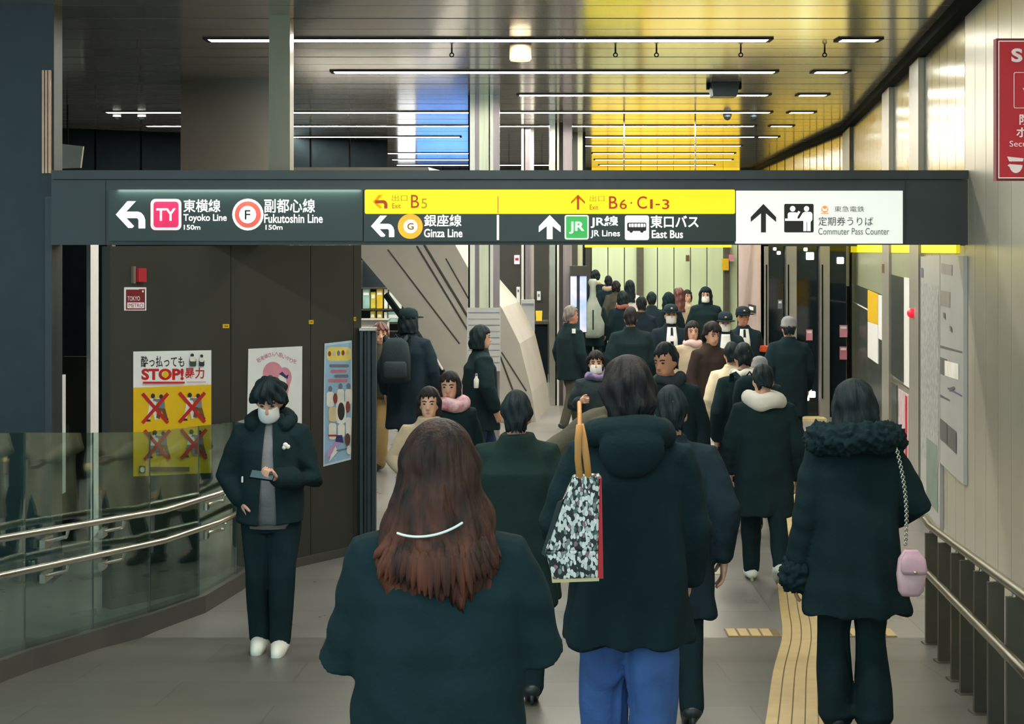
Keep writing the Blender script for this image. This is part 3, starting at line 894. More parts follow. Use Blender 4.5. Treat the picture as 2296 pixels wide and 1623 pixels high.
# ------------------------------------------------------------------ bar railing on the right
RX = lambda y: 2.68 + .17 * (y - 9.2)
t = thing('handrail_fence', 'steel double handrail on flat dark posts beside the right wall', 'railing', (RX(7.5), 7.5, gz(7.5)))
for yy in (9.02, 8.4, 7.85, 7.5, 7.03, 6.61, 6.12, 5.6, 5.1):
    MB().box(RX(yy) - .037, RX(yy) + .037, yy - .012, yy + .012, gz(yy) - .01, gz(yy) + .70, M_post).box(RX(yy) - .05, RX(yy) + .05, yy - .05, yy + .05, gz(yy) - .012, gz(yy) + .008, M_post).build('post', None, t)
for h0, off in ((.735, 0.0), (.48, -.06)):
    pts = [(RX(yy) + off, yy, gz(yy) + h0) for yy in (9.35, 9.1, 8.4, 7.6, 6.8, 6.0, 5.0)]
    pts[0] = (pts[0][0], pts[0][1], pts[0][2] + .01)
    MB().tube(pts, .022, 12, M_rail).build('handrail', None, t, smooth=True)
    for yy in (9.02, 7.85, 7.03, 6.12):
        MB().tube([(RX(yy) + off, yy, gz(yy) + h0 - .02), (RX(yy) - .01, yy, gz(yy) + h0 - .07)], .01, 8, M_steel).build('bracket', None, t)

# ------------------------------------------------------------------ tactile paving
tc = [(.72, 4.0), (1.10, 5.6), (1.362, 6.79), (1.64, 8.1), (1.916, 9.29), (2.077, 10.27), (2.596, 13.4), (2.89, 14.9), (3.2, 17.0)]
def ribbon(mb, o0, o1, z0, z1, m, t0=0, t1=99):
    P = []
    for i in range(len(tc) - 1):
        for k in range(6):
            u = k / 6
            a = [tc[max(0, i - 1)], tc[i], tc[i + 1], tc[min(len(tc) - 1, i + 2)]]
            q = [0.5 * ((2 * a[1][c]) + (-a[0][c] + a[2][c]) * u + (2 * a[0][c] - 5 * a[1][c] + 4 * a[2][c] - a[3][c]) * u * u + (-a[0][c] + 3 * a[1][c] - 3 * a[2][c] + a[3][c]) * u ** 3) for c in (0, 1)]
            P.append(q)
    P.append(tc[-1])
    for i in range(len(P) - 1):
        (xa, ya), (xb, yb) = P[i], P[i + 1]
        mb.hexa([(xa + o0, ya, gz(ya) + z0), (xa + o1, ya, gz(ya) + z0), (xb + o1, yb, gz(yb) + z0), (xb + o0, yb, gz(yb) + z0)],
                [(xa + o0, ya, gz(ya) + z1), (xa + o1, ya, gz(ya) + z1), (xb + o1, yb, gz(yb) + z1), (xb + o0, yb, gz(yb) + z1)], m)
t = thing('tactile_strip', 'yellow ribbed guide strip for the blind winding along the right side of the floor', 'tactile paving', (1.9, 9.2, 0))
mb = MB(); ribbon(mb, -.155, .155, -.004, .003, M_tac2); mb.build('base_strip', None, t)
for k in range(5):
    mb = MB(); o = -.128 + .064 * k; ribbon(mb, o - .0285, o + .0285, .002, .008, M_tac); mb.build('ridge', None, t)
for lab, xa, xb in (('short yellow warning strip across the ramp foot, left of the guide strip', 1.40, 1.748), ('short yellow warning strip across the ramp foot, right of the guide strip', 2.13, 2.50)):
    mb = MB().box(xa, xb, 9.26, 9.45, -.004, .003, M_tac2)
    o = mb.build('warning_strip'); tag(o, lab, 'tactile paving')
    x = xa + .01
    while x < xb - .05:
        MB().box(x, x + .06, 9.27, 9.44, .002, .008, M_tac).build('ridge', None, o); x += .075
o = MB().box(X(1562, 11.07), X(1620, 11.07), 10.98, 11.14, -.002, .004, M_pil).build('floor_plate'); tag(o, 'small pale plate in the floor right of the tote carrier', 'floor plate')
MB().box(X(1566, 11.07), X(1600, 11.07), 11.05, 11.07, .003, .005, M_seam).build('slot', None, o)

# ------------------------------------------------------------------ posters on the right wall behind the beam
M_map = mat('map_paper', (176, 176, 172), .35, var=.05, scale=3)
M_mapl = mat('map_list', (168, 172, 170), .35, var=.42, scale=24, stretch=(1, 1, .8), rgb2=(196, 198, 194))
M_mapd = mat('map_ink', (92, 92, 90), .5)
M_mapb = mat('map_violet', (90, 84, 130), .5)
M_mapg = mat('map_green', (120, 138, 126), .5)
t = thing('wall_map', 'large pale map board on the right wall just behind the beam', 'map', (PW.p(2143, 1087)[0] - .05, PW.y(2143), .7))
onq = lambda a, pts, m, up=.0015: a.poly(pts, m, up)
mb = MB()
def wq(mb, pa, pb, ta, tb, ba, bb, m, th):
    q = [PW.p(pa, ba, .002), PW.p(pb, bb, .002), PW.p(pb, tb, .002), PW.p(pa, ta, .002)]
    n_ = Vector((PW.n.x, PW.n.y, 0)) * th
    return mb.hexa(q, [tuple(Vector(p) + n_) for p in q], m)
wq(MB(), 2117, 2170, 571, 574, 1038, 1087, M_map, .03).build('board', None, t)
a = Art(PW, .034)
for q, m in (([(2118, 780), (2168, 792), (2168, 788), (2118, 774)], M_mapd), ([(2117, 650), (2140, 655), (2140, 690), (2117, 684)], M_pil), ([(2118, 800), (2134, 806), (2134, 845), (2118, 838)], M_mapd), ([(2128, 808), (2160, 816), (2160, 852), (2128, 842)], M_pwhite),
             ([(2120, 590), (2145, 594), (2145, 618), (2120, 612)], mat('map_grey', (140, 138, 130), .5)), ([(2135, 868), (2168, 886), (2168, 890), (2135, 872)], M_mapb), ([(2118, 884), (2140, 896), (2140, 900), (2118, 890)], M_mapd), ([(2138, 870), (2150, 866), (2152, 872), (2140, 878)], M_mapd),
             ([(2118, 937), (2134, 950), (2134, 998), (2118, 984)], M_mapd), ([(2136, 952), (2155, 968), (2155, 1018), (2136, 1000)], M_mapd), ([(2125, 700), (2129, 702), (2130, 716), (2126, 712)], M_mapd), ([(2140, 730), (2144, 732), (2146, 746), (2141, 742)], M_mapd)):
    a.poly(q, m)
a.build('map_print', t)
t = thing('list_board', 'narrow pale index board with tiny text beside the map', 'board', (PW.p(2094, 1160)[0] - .05, PW.y(2094), .05))
wq(MB(), 2072, 2116, 575, 572, 1132, 1186, M_map, .03).build('board', None, t)
a = Art(PW, .034); a.poly([(2074, 1020), (2114, 1050), (2114, 640), (2074, 634)], M_mapl); a.poly([(2086, 1120), (2112, 1150), (2112, 1000), (2086, 980)], M_mapg); a.poly([(2074, 600), (2079, 601), (2079, 623), (2074, 622)], M_mapb)
a.build('print', t)
M_pdk = mat('poster_dark_photo', (52, 60, 56), .3, var=.5, scale=9)
M_gpan = mat('greenish_panel', (158, 166, 138), .35, .2, var=.05, stretch=(4, 4, .2))
t = thing('wall_panel', 'greenish metal panel with a dark poster and a white strip between two pilasters', 'panel', (PW.p(2028, 1000)[0] - .05, PW.y(2028), .2))
wq(MB(), 2004, 2049, 566, 568, 840, 872, M_gpan, .02).build('back_panel', None, t)
wq(MB(), 2004, 2033, 615, 622, 838, 858, M_pdk, .03).build('photo', None, t)
wq(MB(), 2034, 2049, 622, 625, 862, 872, M_white, .03).build('white_strip', None, t)
t = thing('notice_case', 'low glazed notice case with a pink bordered sheet under the dark poster', 'notice case', (PW.p(2028, 1010)[0] - .05, PW.y(2028), .2))
wq(MB(), 2004, 2049, 846, 876, 1010, 1060, M_steel, .03).build('frame', None, t)
wq(MB(), 2007, 2019, 856, 864, 1010, 1022, M_pdk, .036).build('dark_sheet', None, t)
wq(MB(), 2023, 2046, 872, 886, 1026, 1050, mat('pink_sheet', (196, 176, 180), .5, var=.2, scale=14), .036).build('pink_sheet', None, t)
wq(MB(), 2039, 2043, 886, 889, 1020, 1034, M_pred, .040).build('red_bar', None, t)
t = thing('wall_panel', 'dark glass panel with a yellow and two white posters nearest the kiosk doors', 'panel', (PW.p(1950, 900)[0] - .05, PW.y(1950), .2))
wq(MB(), 1912, 1987, 567, 566, 636, 664, M_gpan, .02).build('back_panel', None, t)
wq(MB(), 1912, 1987, 634, 662, 930, 1000, M_pdk, .025).build('dark_glass', None, t)
wq(MB(), 1952, 1975, 650, 660, 720, 728, M_py, .035).build('yellow_poster', None, t)
wq(MB(), 1952, 1975, 721, 729, 800, 816, M_paper, .035).build('white_poster', None, t)
wq(MB(), 1976, 1987, 661, 664, 758, 765, M_paper, .035).build('white_poster', None, t)
wq(MB(), 1914, 1951, 674, 693, 676, 696, M_paper, .03).build('pale_line', None, t)
wq(MB(), 1900, 1911, 640, 642, 846, 856, mat('flyer_column', (92, 82, 88), .5, var=.6, scale=12), .08).build('flyers', None, t)
# red round lamp on the pilaster
t = thing('alarm_lamp', 'round red lamp on the pale pilaster beside the map', 'alarm lamp', (PW.p(2057, 702)[0] - .07, PW.y(2057), Z(702, PW.y(2057))))
p = Vector(PW.p(2060, 702, .06))
MB().ball(tuple(p), .05, 16, 10, mat('red_lamp', (236, 40, 62), .3, emit=.6)).build('lens', None, t, smooth=True)
MB().ball((p.x + .03, p.y, p.z), (.03, .06, .06), 14, 8, M_pdk).build('socket', None, t, smooth=True)
o = MB().box(PW.p(1990, 600)[0] - .075, PW.p(1990, 600)[0] - .045, PW.y(1992) - .06, PW.y(1992) + .06, Z(612, 16.3), Z(592, 16.3), M_pbrown).build('brown_plate'); tag(o, 'small brown plate high on the further pale pilaster', 'plate')

# notices on the kiosk
PK = Plane((3, YK - .0), (5, YK - .0))
for lab, x0, y0, x1, y1, m, yy in (('grey notice on the first dark kiosk door', 1744, 672, 1754, 692, M_pgrey, YK + .06), ('pink notice on the second dark kiosk door', 1808, 739, 1822, 763, M_ppink, YK + .06), ('upper pink notice on the last dark kiosk door', 1883, 729, 1900, 756, M_ppink, YK + .06), ('lower red notice on the last dark kiosk door', 1883, 777, 1899, 806, M_prose, YK + .06), ):
    o = MB().box(X(x0, yy), X(x1, yy), yy, yy + .02, Z(y1, yy), Z(y0, yy), m).build('door_notice'); tag(o, lab, 'notice')
    MB().box(X(x0 + 2, yy), X(x1 - 2, yy), yy - .003, yy, Z(y0 + 8, yy), Z(y0 + 3, yy), M_paper).build('print', None, o)
o = MB().box(XK - .025, XK, 20.95, 21.5, Z(700, 21.2), Z(683, 21.2), M_pdk).build('wall_plate'); tag(o, 'small black framed plate on the pinkish kiosk side', 'plate')
MB().box(XK - .03, XK - .025, 21.05, 21.4, Z(695, 21.2), Z(688, 21.2), M_paper).build('print', None, o)
# bits on the far wall
for lab, px0, py0, px1, py1, m in (('small yellow sign on the far green wall beside the kiosk', 1620, 580, 1634, 606, M_py), ('small pink sign next to the yellow one on the far wall', 1636, 571, 1646, 586, M_ppink), ('tiny brown plate high on the far green wall', 1539, 572, 1546, 586, M_pbrown)):
    o = MB().box(X(px0, 36), X(px1, 36), 36.0, 36.14, Z(py1, 36), Z(py0, 36), m).build('wall_sign'); tag(o, lab, 'sign')

# ------------------------------------------------------------------ pale stair flank that slopes down behind the crowd
YS = 20.0
S = lambda px, py: (X(px, YS), Z(py, YS))
lo = [S(640, 375), S(812, 580), S(905, 690), S(1010, 850), S(1066, 946)]
hi = [S(960, 375), S(1020, 548), S(1052, 605), S(1125, 690), S(1165, 770), S(1192, 880), S(1202, 946)]
outline = lo + hi[::-1]
t = thing('stair_flank', 'pale grey sloping flank of a staircase with thin dark seams, seen under the sign beam', 'staircase', (X(1130, YS), YS, 0))
MB().hexa([(x, YS, max(0, z)) for x, z in outline], [(x + .25, YS + 1.9, max(0, z)) for x, z in outline], M_conc).build('flank', None, t)
def seam(p0, p1, w_=.02):
    (xa, za), (xb, zb) = S(*p0), S(*p1)
    MB().tube([(xa, YS - .002, za), (xb, YS - .002, zb)], w_, 6, M_seam).build('seam', None, t)
for p0, p1, w_ in (((935, 552), (1050, 742), .012), ((952, 550), (1052, 715), .016), ((1000, 580), (1050, 668), .01), ((870, 560), (1030, 770), .010), ((1122, 800), (1150, 875), .012), ((1125, 790), (1180, 876), .01)):
    seam(p0, p1, w_)
(xa, za), (xb, zb) = S(812, 580), S(1010, 850)
mb = MB()
q = [S(870, 655), S(1012, 850), S(1004, 858), S(862, 662)]
mb.hexa([(x, YS - .25, z) for x, z in q], [(x, YS + .0, z) for x, z in q], M_black).build('dark_edge', None, t)
t = thing('stair_railing', 'thin pale railing with upright bars at the foot of the stair', 'railing', (X(965, 18.6), 18.6, .4))
p0, p1, p2 = (X(950, 18.6), 18.6, Z(789, 18.6)), (X(968, 18.6), 18.6, Z(788, 18.6)), (X(992, 18.6), 18.6, Z(828, 18.6))
MB().tube([p0, p1, p2], .014, 8, M_white).build('rail', None, t)
for px, pt in ((954, 789), (963, 789), (971, 794)):
    MB().tube([(X(px, 18.6), 18.6, Z(pt, 18.6)), (X(px, 18.6), 18.6, 0)], .012, 8, M_white).build('bar', None, t)

# ------------------------------------------------------------------ shop shelf, left of the stair
YSH = 23.6
t = thing('display_rack', 'dark shop rack left of the stair, filled with pale and yellow cartons', 'shelf', (X(865, YSH), YSH + .2, 0))
MB().box(X(806, YSH), X(920, YSH), YSH + .3, YSH + .36, 0, 2.2, M_dark).build('back', None, t)
for py in (646, 694, 724, 742):
    MB().box(X(806, YSH), X(920, YSH), YSH, YSH + .3, Z(py + 2, YSH), Z(py - 1, YSH), M_post).build('shelf', None, t)
for px in (806, 918):
    MB().box(X(px, YSH), X(px + 4, YSH), YSH, YSH + .3, 0, 2.2, M_post).build('upright', None, t)
PALB = [(224, 230, 220), (196, 186, 70), (208, 178, 50), (150, 190, 180), (206, 216, 196)]
for k, (x0, x1, y0, y1, ci) in enumerate([(813, 828, 648, 692, 3), (831, 841, 655, 692, 1), (844, 857, 647, 692, 2), (861, 868, 648, 692, 0), (872, 900, 652, 692, 4), (830, 840, 698, 722, 1), (845, 856, 698, 722, 2), (861, 867, 700, 722, 0), (870, 898, 699, 722, 3)]):
    side = ['leftmost, teal', 'second from the left, olive', 'third from the left, yellow', 'slim white', 'wide pale green'][k] if k < 5 else ['olive', 'yellow', 'slim white', 'wide teal'][k - 5]
    o = MB().box(X(x0, YSH), X(x1, YSH), YSH + .03, YSH + .2, Z(y1, YSH), Z(y0, YSH), mat('carton_%d' % ci, PALB[ci], .5, var=.15, scale=10, emit=.12)).build('carton', bevel=.004)
    tag(o, f'{side} carton on the {"upper" if k < 5 else "lower"} shelf of the shop rack', 'carton', 'cartons on the shop rack')
    MB().box(X(x0 + 1.5, YSH), X(x1 - 1.5, YSH), YSH + .026, YSH + .03, Z(y0 + 14, YSH), Z(y0 + 6, YSH), M_paper).build('carton_label', None, o)
o = MB().box(X(806, 22.5), X(868, 22.5), 22.5, 22.9, 0, Z(718, 22.5), M_white).build('counter'); tag(o, 'white counter below the shop rack', 'counter')
MB().box(X(804, 22.5), X(870, 22.5), 22.46, 22.94, Z(721, 22.5), Z(717, 22.5), M_pil).build('worktop', None, o)

# ------------------------------------------------------------------ notices around the columns, counter and screens
M_note = mat('notice_grey_paper', (176, 178, 176), .5, var=.06)
t = thing('column_notice', 'pale grey notice sheet with ruled lines wrapped round the front column', 'notice', (X(1085, 17.55), 17.55, 1))
MB().box(X(1047, 17.5), X(1122, 17.5), 17.5, 17.54, Z(832, 17.5), Z(690, 17.5), M_note).build('sheet', None, t)
PN = Plane((-1, 17.497), (1, 17.497))
a = Art(PN, 0)
for k in range(9):
    a.line(1050, 701 + 14 * k, 1120, 701 + 14 * k, 2, M_pil if k % 2 else M_pgrey, .0)
a.build('ruled_lines', t)
o = MB().box(X(1168, 22.8), X(1199, 22.8), 22.8, 22.88, Z(775, 22.8), Z(672, 22.8), M_note).build('column_notice'); tag(o, 'pale grey notice sheet on the slim middle column', 'notice')
MB().box(X(1170, 22.79), X(1197, 22.79), 22.79, 22.8, Z(684, 22.79), Z(680, 22.79), M_pgrey).build('print', None, o)
t = thing('column_screen', 'pair of slim blue advertising screens mounted on the rear column', 'screen', (X(1297, 21.7), 21.7, .9))
M_scr = mat('screen_blue', (140, 178, 232), emit=.9, var=.2, scale=3, rgb2=(206, 190, 232))
for x0, x1, y0, y1 in ((1279, 1293, 619, 688), (1300, 1315, 619, 744)):
    MB().box(X(x0, 21.7), X(x1, 21.7), 21.68, 21.7, Z(y1, 21.7), Z(y0, 21.7), M_scr).build('display', None, t)
MB().box(X(1278, 21.7), X(1316, 21.7), 21.7, 21.8, Z(746, 21.7), Z(596, 21.7), M_dark).build('housing', None, t)
MB().box(X(1278, 21.7), X(1316, 21.7), 21.66, 21.7, Z(618, 21.7), Z(596, 21.7), M_brown).build('header', None, t)
for lab, x0, y0, x1, y1, m in (('white intercom panel with two round holes on the dark middle wall', 1119, 650, 1133, 683, M_white), ('tall narrow white notice on the dark middle wall', 1158, 643, 1166, 686, M_white), ('small white notice right of the slim column', 1204, 653, 1212, 673, M_white), ('small red and white notice high on the middle wall', 1153, 572, 1165, 592, M_rose)):
    o = MB().box(X(x0, 26.95), X(x1, 26.95), 26.92, 26.98, Z(y1, 26.95), Z(y0, 26.95), m).build('wall_notice'); tag(o, lab, 'notice')
    if x0 == 1119:
        for py in (659, 671):
            MB().ball((X(1126, 26.9), 26.91, Z(py, 26.9)), (.035, .02, .035), 12, 6, M_black).build('hole', None, o)
    else:
        MB().box(X(x0 + 2, 26.9), X(x1 - 2, 26.9), 26.91, 26.92, Z(y0 + 12, 26.9), Z(y0 + 6, 26.9), M_pred if x0 == 1153 else M_pgrey).build('print', None, o)
t = thing('service_counter', 'dark service counter against the middle wall behind the columns', 'counter', (X(1170, 25.6), 25.6, 0))
MB().box(X(1112, 25.4), X(1228, 25.4), 25.4, 25.9, 0, 1.04, M_black).build('body', None, t)
MB().box(X(1110, 25.4), X(1230, 25.4), 25.36, 25.94, 1.04, 1.09, M_post).build('worktop', None, t)
for lab, x0, x1, py0, m in (('pale green paper leaning on the service counter', 1124, 1145, 692, mat('pale_green_paper', (200, 216, 170), .5)), ('yellow card standing on the service counter', 1202, 1215, 697, M_py)):
    y_ = 25.55
    o = MB().hexa([(X(x0, y_), y_, 1.09), (X(x1, y_), y_, 1.09), (X(x1, y_), y_ + .02, 1.09), (X(x0, y_), y_ + .02, 1.09)], [(X(x0 - 1, y_), y_ + .04, Z(py0, y_)), (X(x1 + 1, y_), y_ + .04, Z(py0, y_)), (X(x1 + 1, y_), y_ + .06, Z(py0, y_)), (X(x0 - 1, y_), y_ + .06, Z(py0, y_))], m).build('paper_sheet'); tag(o, lab, 'paper')

# ------------------------------------------------------------------ fittings under the ceiling
t = thing('ceiling_downlight', 'pale cylindrical lamp housing hanging from the ceiling near the front column', 'downlight', (X(1167, 12.95), 12.95, CEIL - .15))
MB().tube([(X(1167, 12.95), 12.95, CEIL - .15), (X(1167, 12.95), 12.95, CEIL)], .1, 24, mat('tan_housing', (176, 158, 128), .4), cap=0).build('housing', None, t, smooth=40)
MB().tube([(X(1167, 12.95), 12.95, CEIL - .158), (X(1167, 12.95), 12.95, CEIL - .15)], .09, 24, M_cream, cap=0).build('lens', None, t, smooth=40)
y_ = 16.3
t = thing('ceiling_projector', 'dark box-shaped fitting with side brackets under the ceiling', 'projector', (X(1623, y_), y_, CEIL - .15))
xx = X(1623, y_)
MB().hexa([(xx - .135, y_ - .12, CEIL - .16), (xx + .135, y_ - .12, CEIL - .16), (xx + .135, y_ + .15, CEIL - .16), (xx - .135, y_ + .15, CEIL - .16)], [(xx - .16, y_ - .15, CEIL), (xx + .16, y_ - .15, CEIL), (xx + .16, y_ + .18, CEIL), (xx - .16, y_ + .18, CEIL)], M_dark).build('body', None, t, bevel=.01)
for s_ in (-1, 1):
    MB().box(xx + s_ * .18 - .015, xx + s_ * .18 + .015, y_ - .05, y_ + .05, CEIL - .07, CEIL, M_black).build('bracket', None, t)
for px, py, lab, m in ((1631, 262, 'left one of two black dome cameras under the yellow-tinted ceiling', M_dark), (1690, 262, 'right one of two black dome cameras under the yellow-tinted ceiling', M_dark), (262, 262, 'left one of two white cameras under the ceiling at the left', M_white), (318, 263, 'right one of two white cameras under the ceiling at the left', M_white)):
    y_ = 20.3
    xx = X(px, y_)
    t = thing('dome_camera', lab, 'camera', (xx, y_, CEIL - .1), 'dome cameras under the ceiling')
    MB().tube([(xx, y_, CEIL - .05), (xx, y_, CEIL)], .06, 16, m, cap=0).build('base', None, t, smooth=40)
    MB().ball((xx, y_, CEIL - .05), .05, 16, 8, M_black).build('dome', None, t, smooth=True)
for i, (px, n_) in enumerate(((1013, 'before the front column'), (1380, 'left of the yellow reflection'), (1472, 'in the left part of the yellow reflection'), (1661, 'over the box-shaped fitting'), (1849, 'beside the right wall'))):
    y_ = 13.25
    t = thing('ceiling_hook', f'small dark hook under the ceiling {n_}', 'hook', (X(px, y_), y_, CEIL - .08), 'hooks under the ceiling')
    MB().tube([(X(px, y_), y_, CEIL - .05), (X(px, y_), y_, CEIL)], .008, 8, M_black).build('stem', None, t)
    MB().tube([(X(px, y_) + .018 * math.cos(a_), y_, CEIL - .065 + .018 * math.sin(a_)) for a_ in np.linspace(0, 6.0, 12)], .006, 6, M_black).build('ring', None, t)
# pale angled board and small light at the far left over the beam
t = thing('hanging_board', 'pale angled board above the left end of the sign beam', 'board', (X(160, 19), 19, 2.9))
MB().hexa([(X(128, 19), 19, Z(378, 19)), (X(180, 19), 19, Z(376, 19)), (X(186, 19), 19, Z(328, 19)), (X(132, 19), 19, Z(322, 19))], [(X(128, 19), 19.06, Z(378, 19)), (X(180, 19), 19.06, Z(376, 19)), (X(186, 19), 19.06, Z(328, 19)), (X(132, 19), 19.06, Z(322, 19))], M_pil).build('board_face', None, t)
MB().tube([(X(150, 19), 19.03, Z(325, 19)), (X(150, 19), 19.03, CEIL)], .012, 8, M_black).build('hanger', None, t)
# ------------------------------------------------------------------ people
def smoothstep(x, a, b):
    t = np.clip((x - a) / (b - a), 0, 1)
    return t * t * (3 - 2 * t)

def remesh(mb, voxel, smooth=3):
    me = mb.mesh('raw')
    o = bpy.data.objects.new('raw', me)
    C.objects.link(o)
    r = o.modifiers.new('r', 'REMESH')
    r.mode, r.voxel_size, r.adaptivity = 'VOXEL', voxel, 0
    s = o.modifiers.new('s', 'SMOOTH')
    s.factor, s.iterations = .5, smooth
    dg = bpy.context.evaluated_depsgraph_get()
    out = bpy.data.meshes.new_from_object(o.evaluated_get(dg))
    bpy.data.objects.remove(o)
    bpy.data.meshes.remove(me)
    return out

def co_of(me):
    a = np.empty(len(me.vertices) * 3)
    me.vertices.foreach_get('co', a)
    return a.reshape(-1, 3)
def set_co(me, a):
    me.vertices.foreach_set('co', np.ascontiguousarray(a).ravel())
    me.update()
def normals(me):
    a = np.empty(len(me.vertices) * 3)
    me.vertex_normals.foreach_get('vector', a)
    return a.reshape(-1, 3)

def folds(me, amp, seed, kind='coat'):
    co, n = co_of(me), normals(me)
    r = np.random.RandomState(seed)
    d = np.zeros(len(co))
    for i in range(5):
        k = r.normal(size=3) * np.array([16, 16, 5]) * (.6 + .25 * i)
        q = r.normal(size=3) * np.array([5, 5, 8])
        d += np.sin(co @ k + 2.2 * np.sin(co @ q + r.rand() * 6) + r.rand() * 6) / (1 + .45 * i)
    d *= amp / 1.7
    k = r.rand() * 6
    hang = np.clip((1.05 - co[:, 2]) / .4, 0, 1)
    th_ = np.arctan2(co[:, 1], co[:, 0])
    if kind != 'fur':
        d += amp * 1.2 * hang * np.sin(7 * th_ + 2 * np.sin(4 * co[:, 2] + k) + k)
        d += amp * .22 * np.sin(60 * co[:, 2] + 7 * th_ + k) * np.clip((np.abs(co[:, 0]) - .2) / .05, 0, 1)
    if kind == 'puffer':
        d += .012 * np.abs(np.sin(np.pi * (co[:, 2] + .01 * np.sin(9 * co[:, 0])) / .12)) - .006
    if kind == 'fur':
        from mathutils import noise
        d += np.array([.020 * noise.noise(Vector(p) * 38) + .014 * noise.noise(Vector(p) * 85) for p in co])
    set_co(me, co + n * d[:, None])

def hand_template(grip):
    m = MB()
    m.tube([(0, 0, .03), (0, 0, 0), (0, .002, -.045), (-.003, 0, -.085)], [(.026, .02), (.028, .021), (.040, .019), (.036, .014)], 14, ref=(1, 0, 0))
    for yv, L_, r_ in ((.029, .070, .0088), (.010, .079, .0090), (-.010, .073, .0087), (-.028, .056, .0078)):
        if grip:
            p = [(-.002, yv, -.07), (-.012, yv, -.085 - L_ * .25), (-.042, yv * .95, -.085 - L_ * .22), (-.055, yv * .9, -.085 + L_ * .08)]
        else:
            p = [(-.002, yv, -.07), (-.006, yv * 1.05, -.085 - L_ * .32), (-.018, yv * 1.05, -.085 - L_ * .66), (-.036, yv, -.085 - L_ * .92)]
        m.tube(p, [r_ * 1.1, r_, r_ * .95, r_ * .8], 8)
    tp = [(-.004, .022, -.018), (-.016, .046, -.045), (-.028, .055, -.072), (-.036, .056, -.092)] if not grip else [(-.004, .022, -.018), (-.022, .044, -.045), (-.045, .040, -.070), (-.058, .026, -.082)]
    m.tube(tp, [.0125, .012, .010, .0085], 8)
    me = remesh(m, .0042, 2)
    v = co_of(me)
    f = [tuple(p.vertices) for p in me.polygons]
    bpy.data.meshes.remove(me)
    return v, f
HANDS = {False: hand_template(False), True: hand_template(True)}

SKIN = mat('skin', (206, 158, 132), .5, var=.05, scale=12)
SKIN2 = mat('skin_warm', (186, 132, 104), .5, var=.05, scale=12)
MASKM = mat('mask_cloth', (228, 226, 222), .7, var=.02, bump=.1)
EYEM = mat('eye_dark', (34, 26, 24), .2)
LIPM = mat('lip_skin', (170, 98, 92), .45)

def cloth(name, rgb, rough=.95, var=.14, bump=.25):
    return mat('cloth_' + name, rgb, rough, var=var, scale=5, spec=.1, bump=bump, bscale=60)
K_black = cloth('black', (27, 43, 46))
K_black2 = cloth('soft_black', (25, 41, 45))
K_char = cloth('charcoal', (48, 58, 60))
K_green = cloth('dark_green', (30, 47, 44))
K_navy = cloth('navy', (36, 48, 62))
K_dnavy = cloth('deep_navy', (32, 46, 54))
K_brown = cloth('brown_black', (56, 46, 42))
K_beige = cloth('beige', (186, 168, 142))
K_cream = cloth('cream', (220, 204, 172))
K_white = cloth('off_white', (222, 216, 204))
K_grey = cloth('grey', (126, 126, 128))
K_olive = cloth('olive', (78, 78, 66))
K_jeans = mat('denim', (62, 92, 146), .8, var=.16, scale=9, spec=.2, bump=.3, bscale=80)
K_djeans = mat('dark_denim', (34, 60, 84), .8, var=.16, scale=9, spec=.2)
K_khaki = cloth('khaki', (170, 142, 96))
K_pinks = mat('scarf_pink', (216, 110, 130), .85, var=.35, scale=14, rgb2=(240, 210, 214))
K_teal = mat('jacket_stripes', (90, 120, 150), .8, var=.5, scale=16, rgb2=(176, 140, 190))
K_orange = cloth('armband', (206, 84, 54))
H_black = mat('hair_black', (27, 38, 41), .6, var=.35, scale=30, stretch=(1, 1, .06), spec=.15, bump=.4, bscale=120)
H_dark = mat('hair_dark_brown', (38, 36, 37), .6, var=.35, scale=30, stretch=(1, 1, .06), spec=.15, bump=.4, bscale=120)
H_aub = mat('hair_auburn', (34, 33, 33), .6, var=.45, scale=26, stretch=(1, 1, .05), spec=.2, bump=.5, bscale=110, rgb2=(84, 52, 40))
def dyed_ends(m, z0, z1, rgb):
    nt = m.node_tree
    b = nt.nodes['Principled BSDF']
    src = b.inputs['Base Color'].links[0].from_socket
    tc = [n for n in nt.nodes if n.type == 'TEX_COORD'][0]
    sp = nt.nodes.new('ShaderNodeSeparateXYZ')
    nt.links.new(tc.outputs['Object'], sp.inputs[0])
    mr = nt.nodes.new('ShaderNodeMapRange')
    mr.inputs['From Min'].default_value, mr.inputs['From Max'].default_value = z0, z1
    nt.links.new(sp.outputs['Z'], mr.inputs['Value'])
    mx = nt.nodes.new('ShaderNodeMix')
    mx.data_type = 'RGBA'
    mx.blend_type = 'MULTIPLY'
    mx.inputs['Factor'].default_value = 1
    rp = nt.nodes.new('ShaderNodeValToRGB')
    rp.color_ramp.elements[0].color = (.62, .62, .66, 1)
    rp.color_ramp.elements[1].color = (*rgb, 1)
    nt.links.new(mr.outputs[0], rp.inputs['Fac'])
    nt.links.new(src, mx.inputs[6])
    nt.links.new(rp.outputs['Color'], mx.inputs[7])
    nt.links.new(mx.outputs[2], b.inputs['Base Color'])
dyed_ends(H_aub, 1.42, 1.16, (1.75, 1.3, 1.1))
H_red = mat('hair_redbrown', (96, 56, 50), .42, var=.3, scale=30, stretch=(1, 1, .06), spec=.4)
H_grey = mat('hair_grey', (112, 104, 98), .5, var=.3, scale=30, stretch=(1, 1, .06), spec=.4)
S_white = mat('shoe_white', (222, 222, 212), .5, var=.03)
S_black = mat('shoe_black', (32, 40, 42), .4, var=.1)
S_sole = mat('shoe_sole', (150, 150, 120), .6)

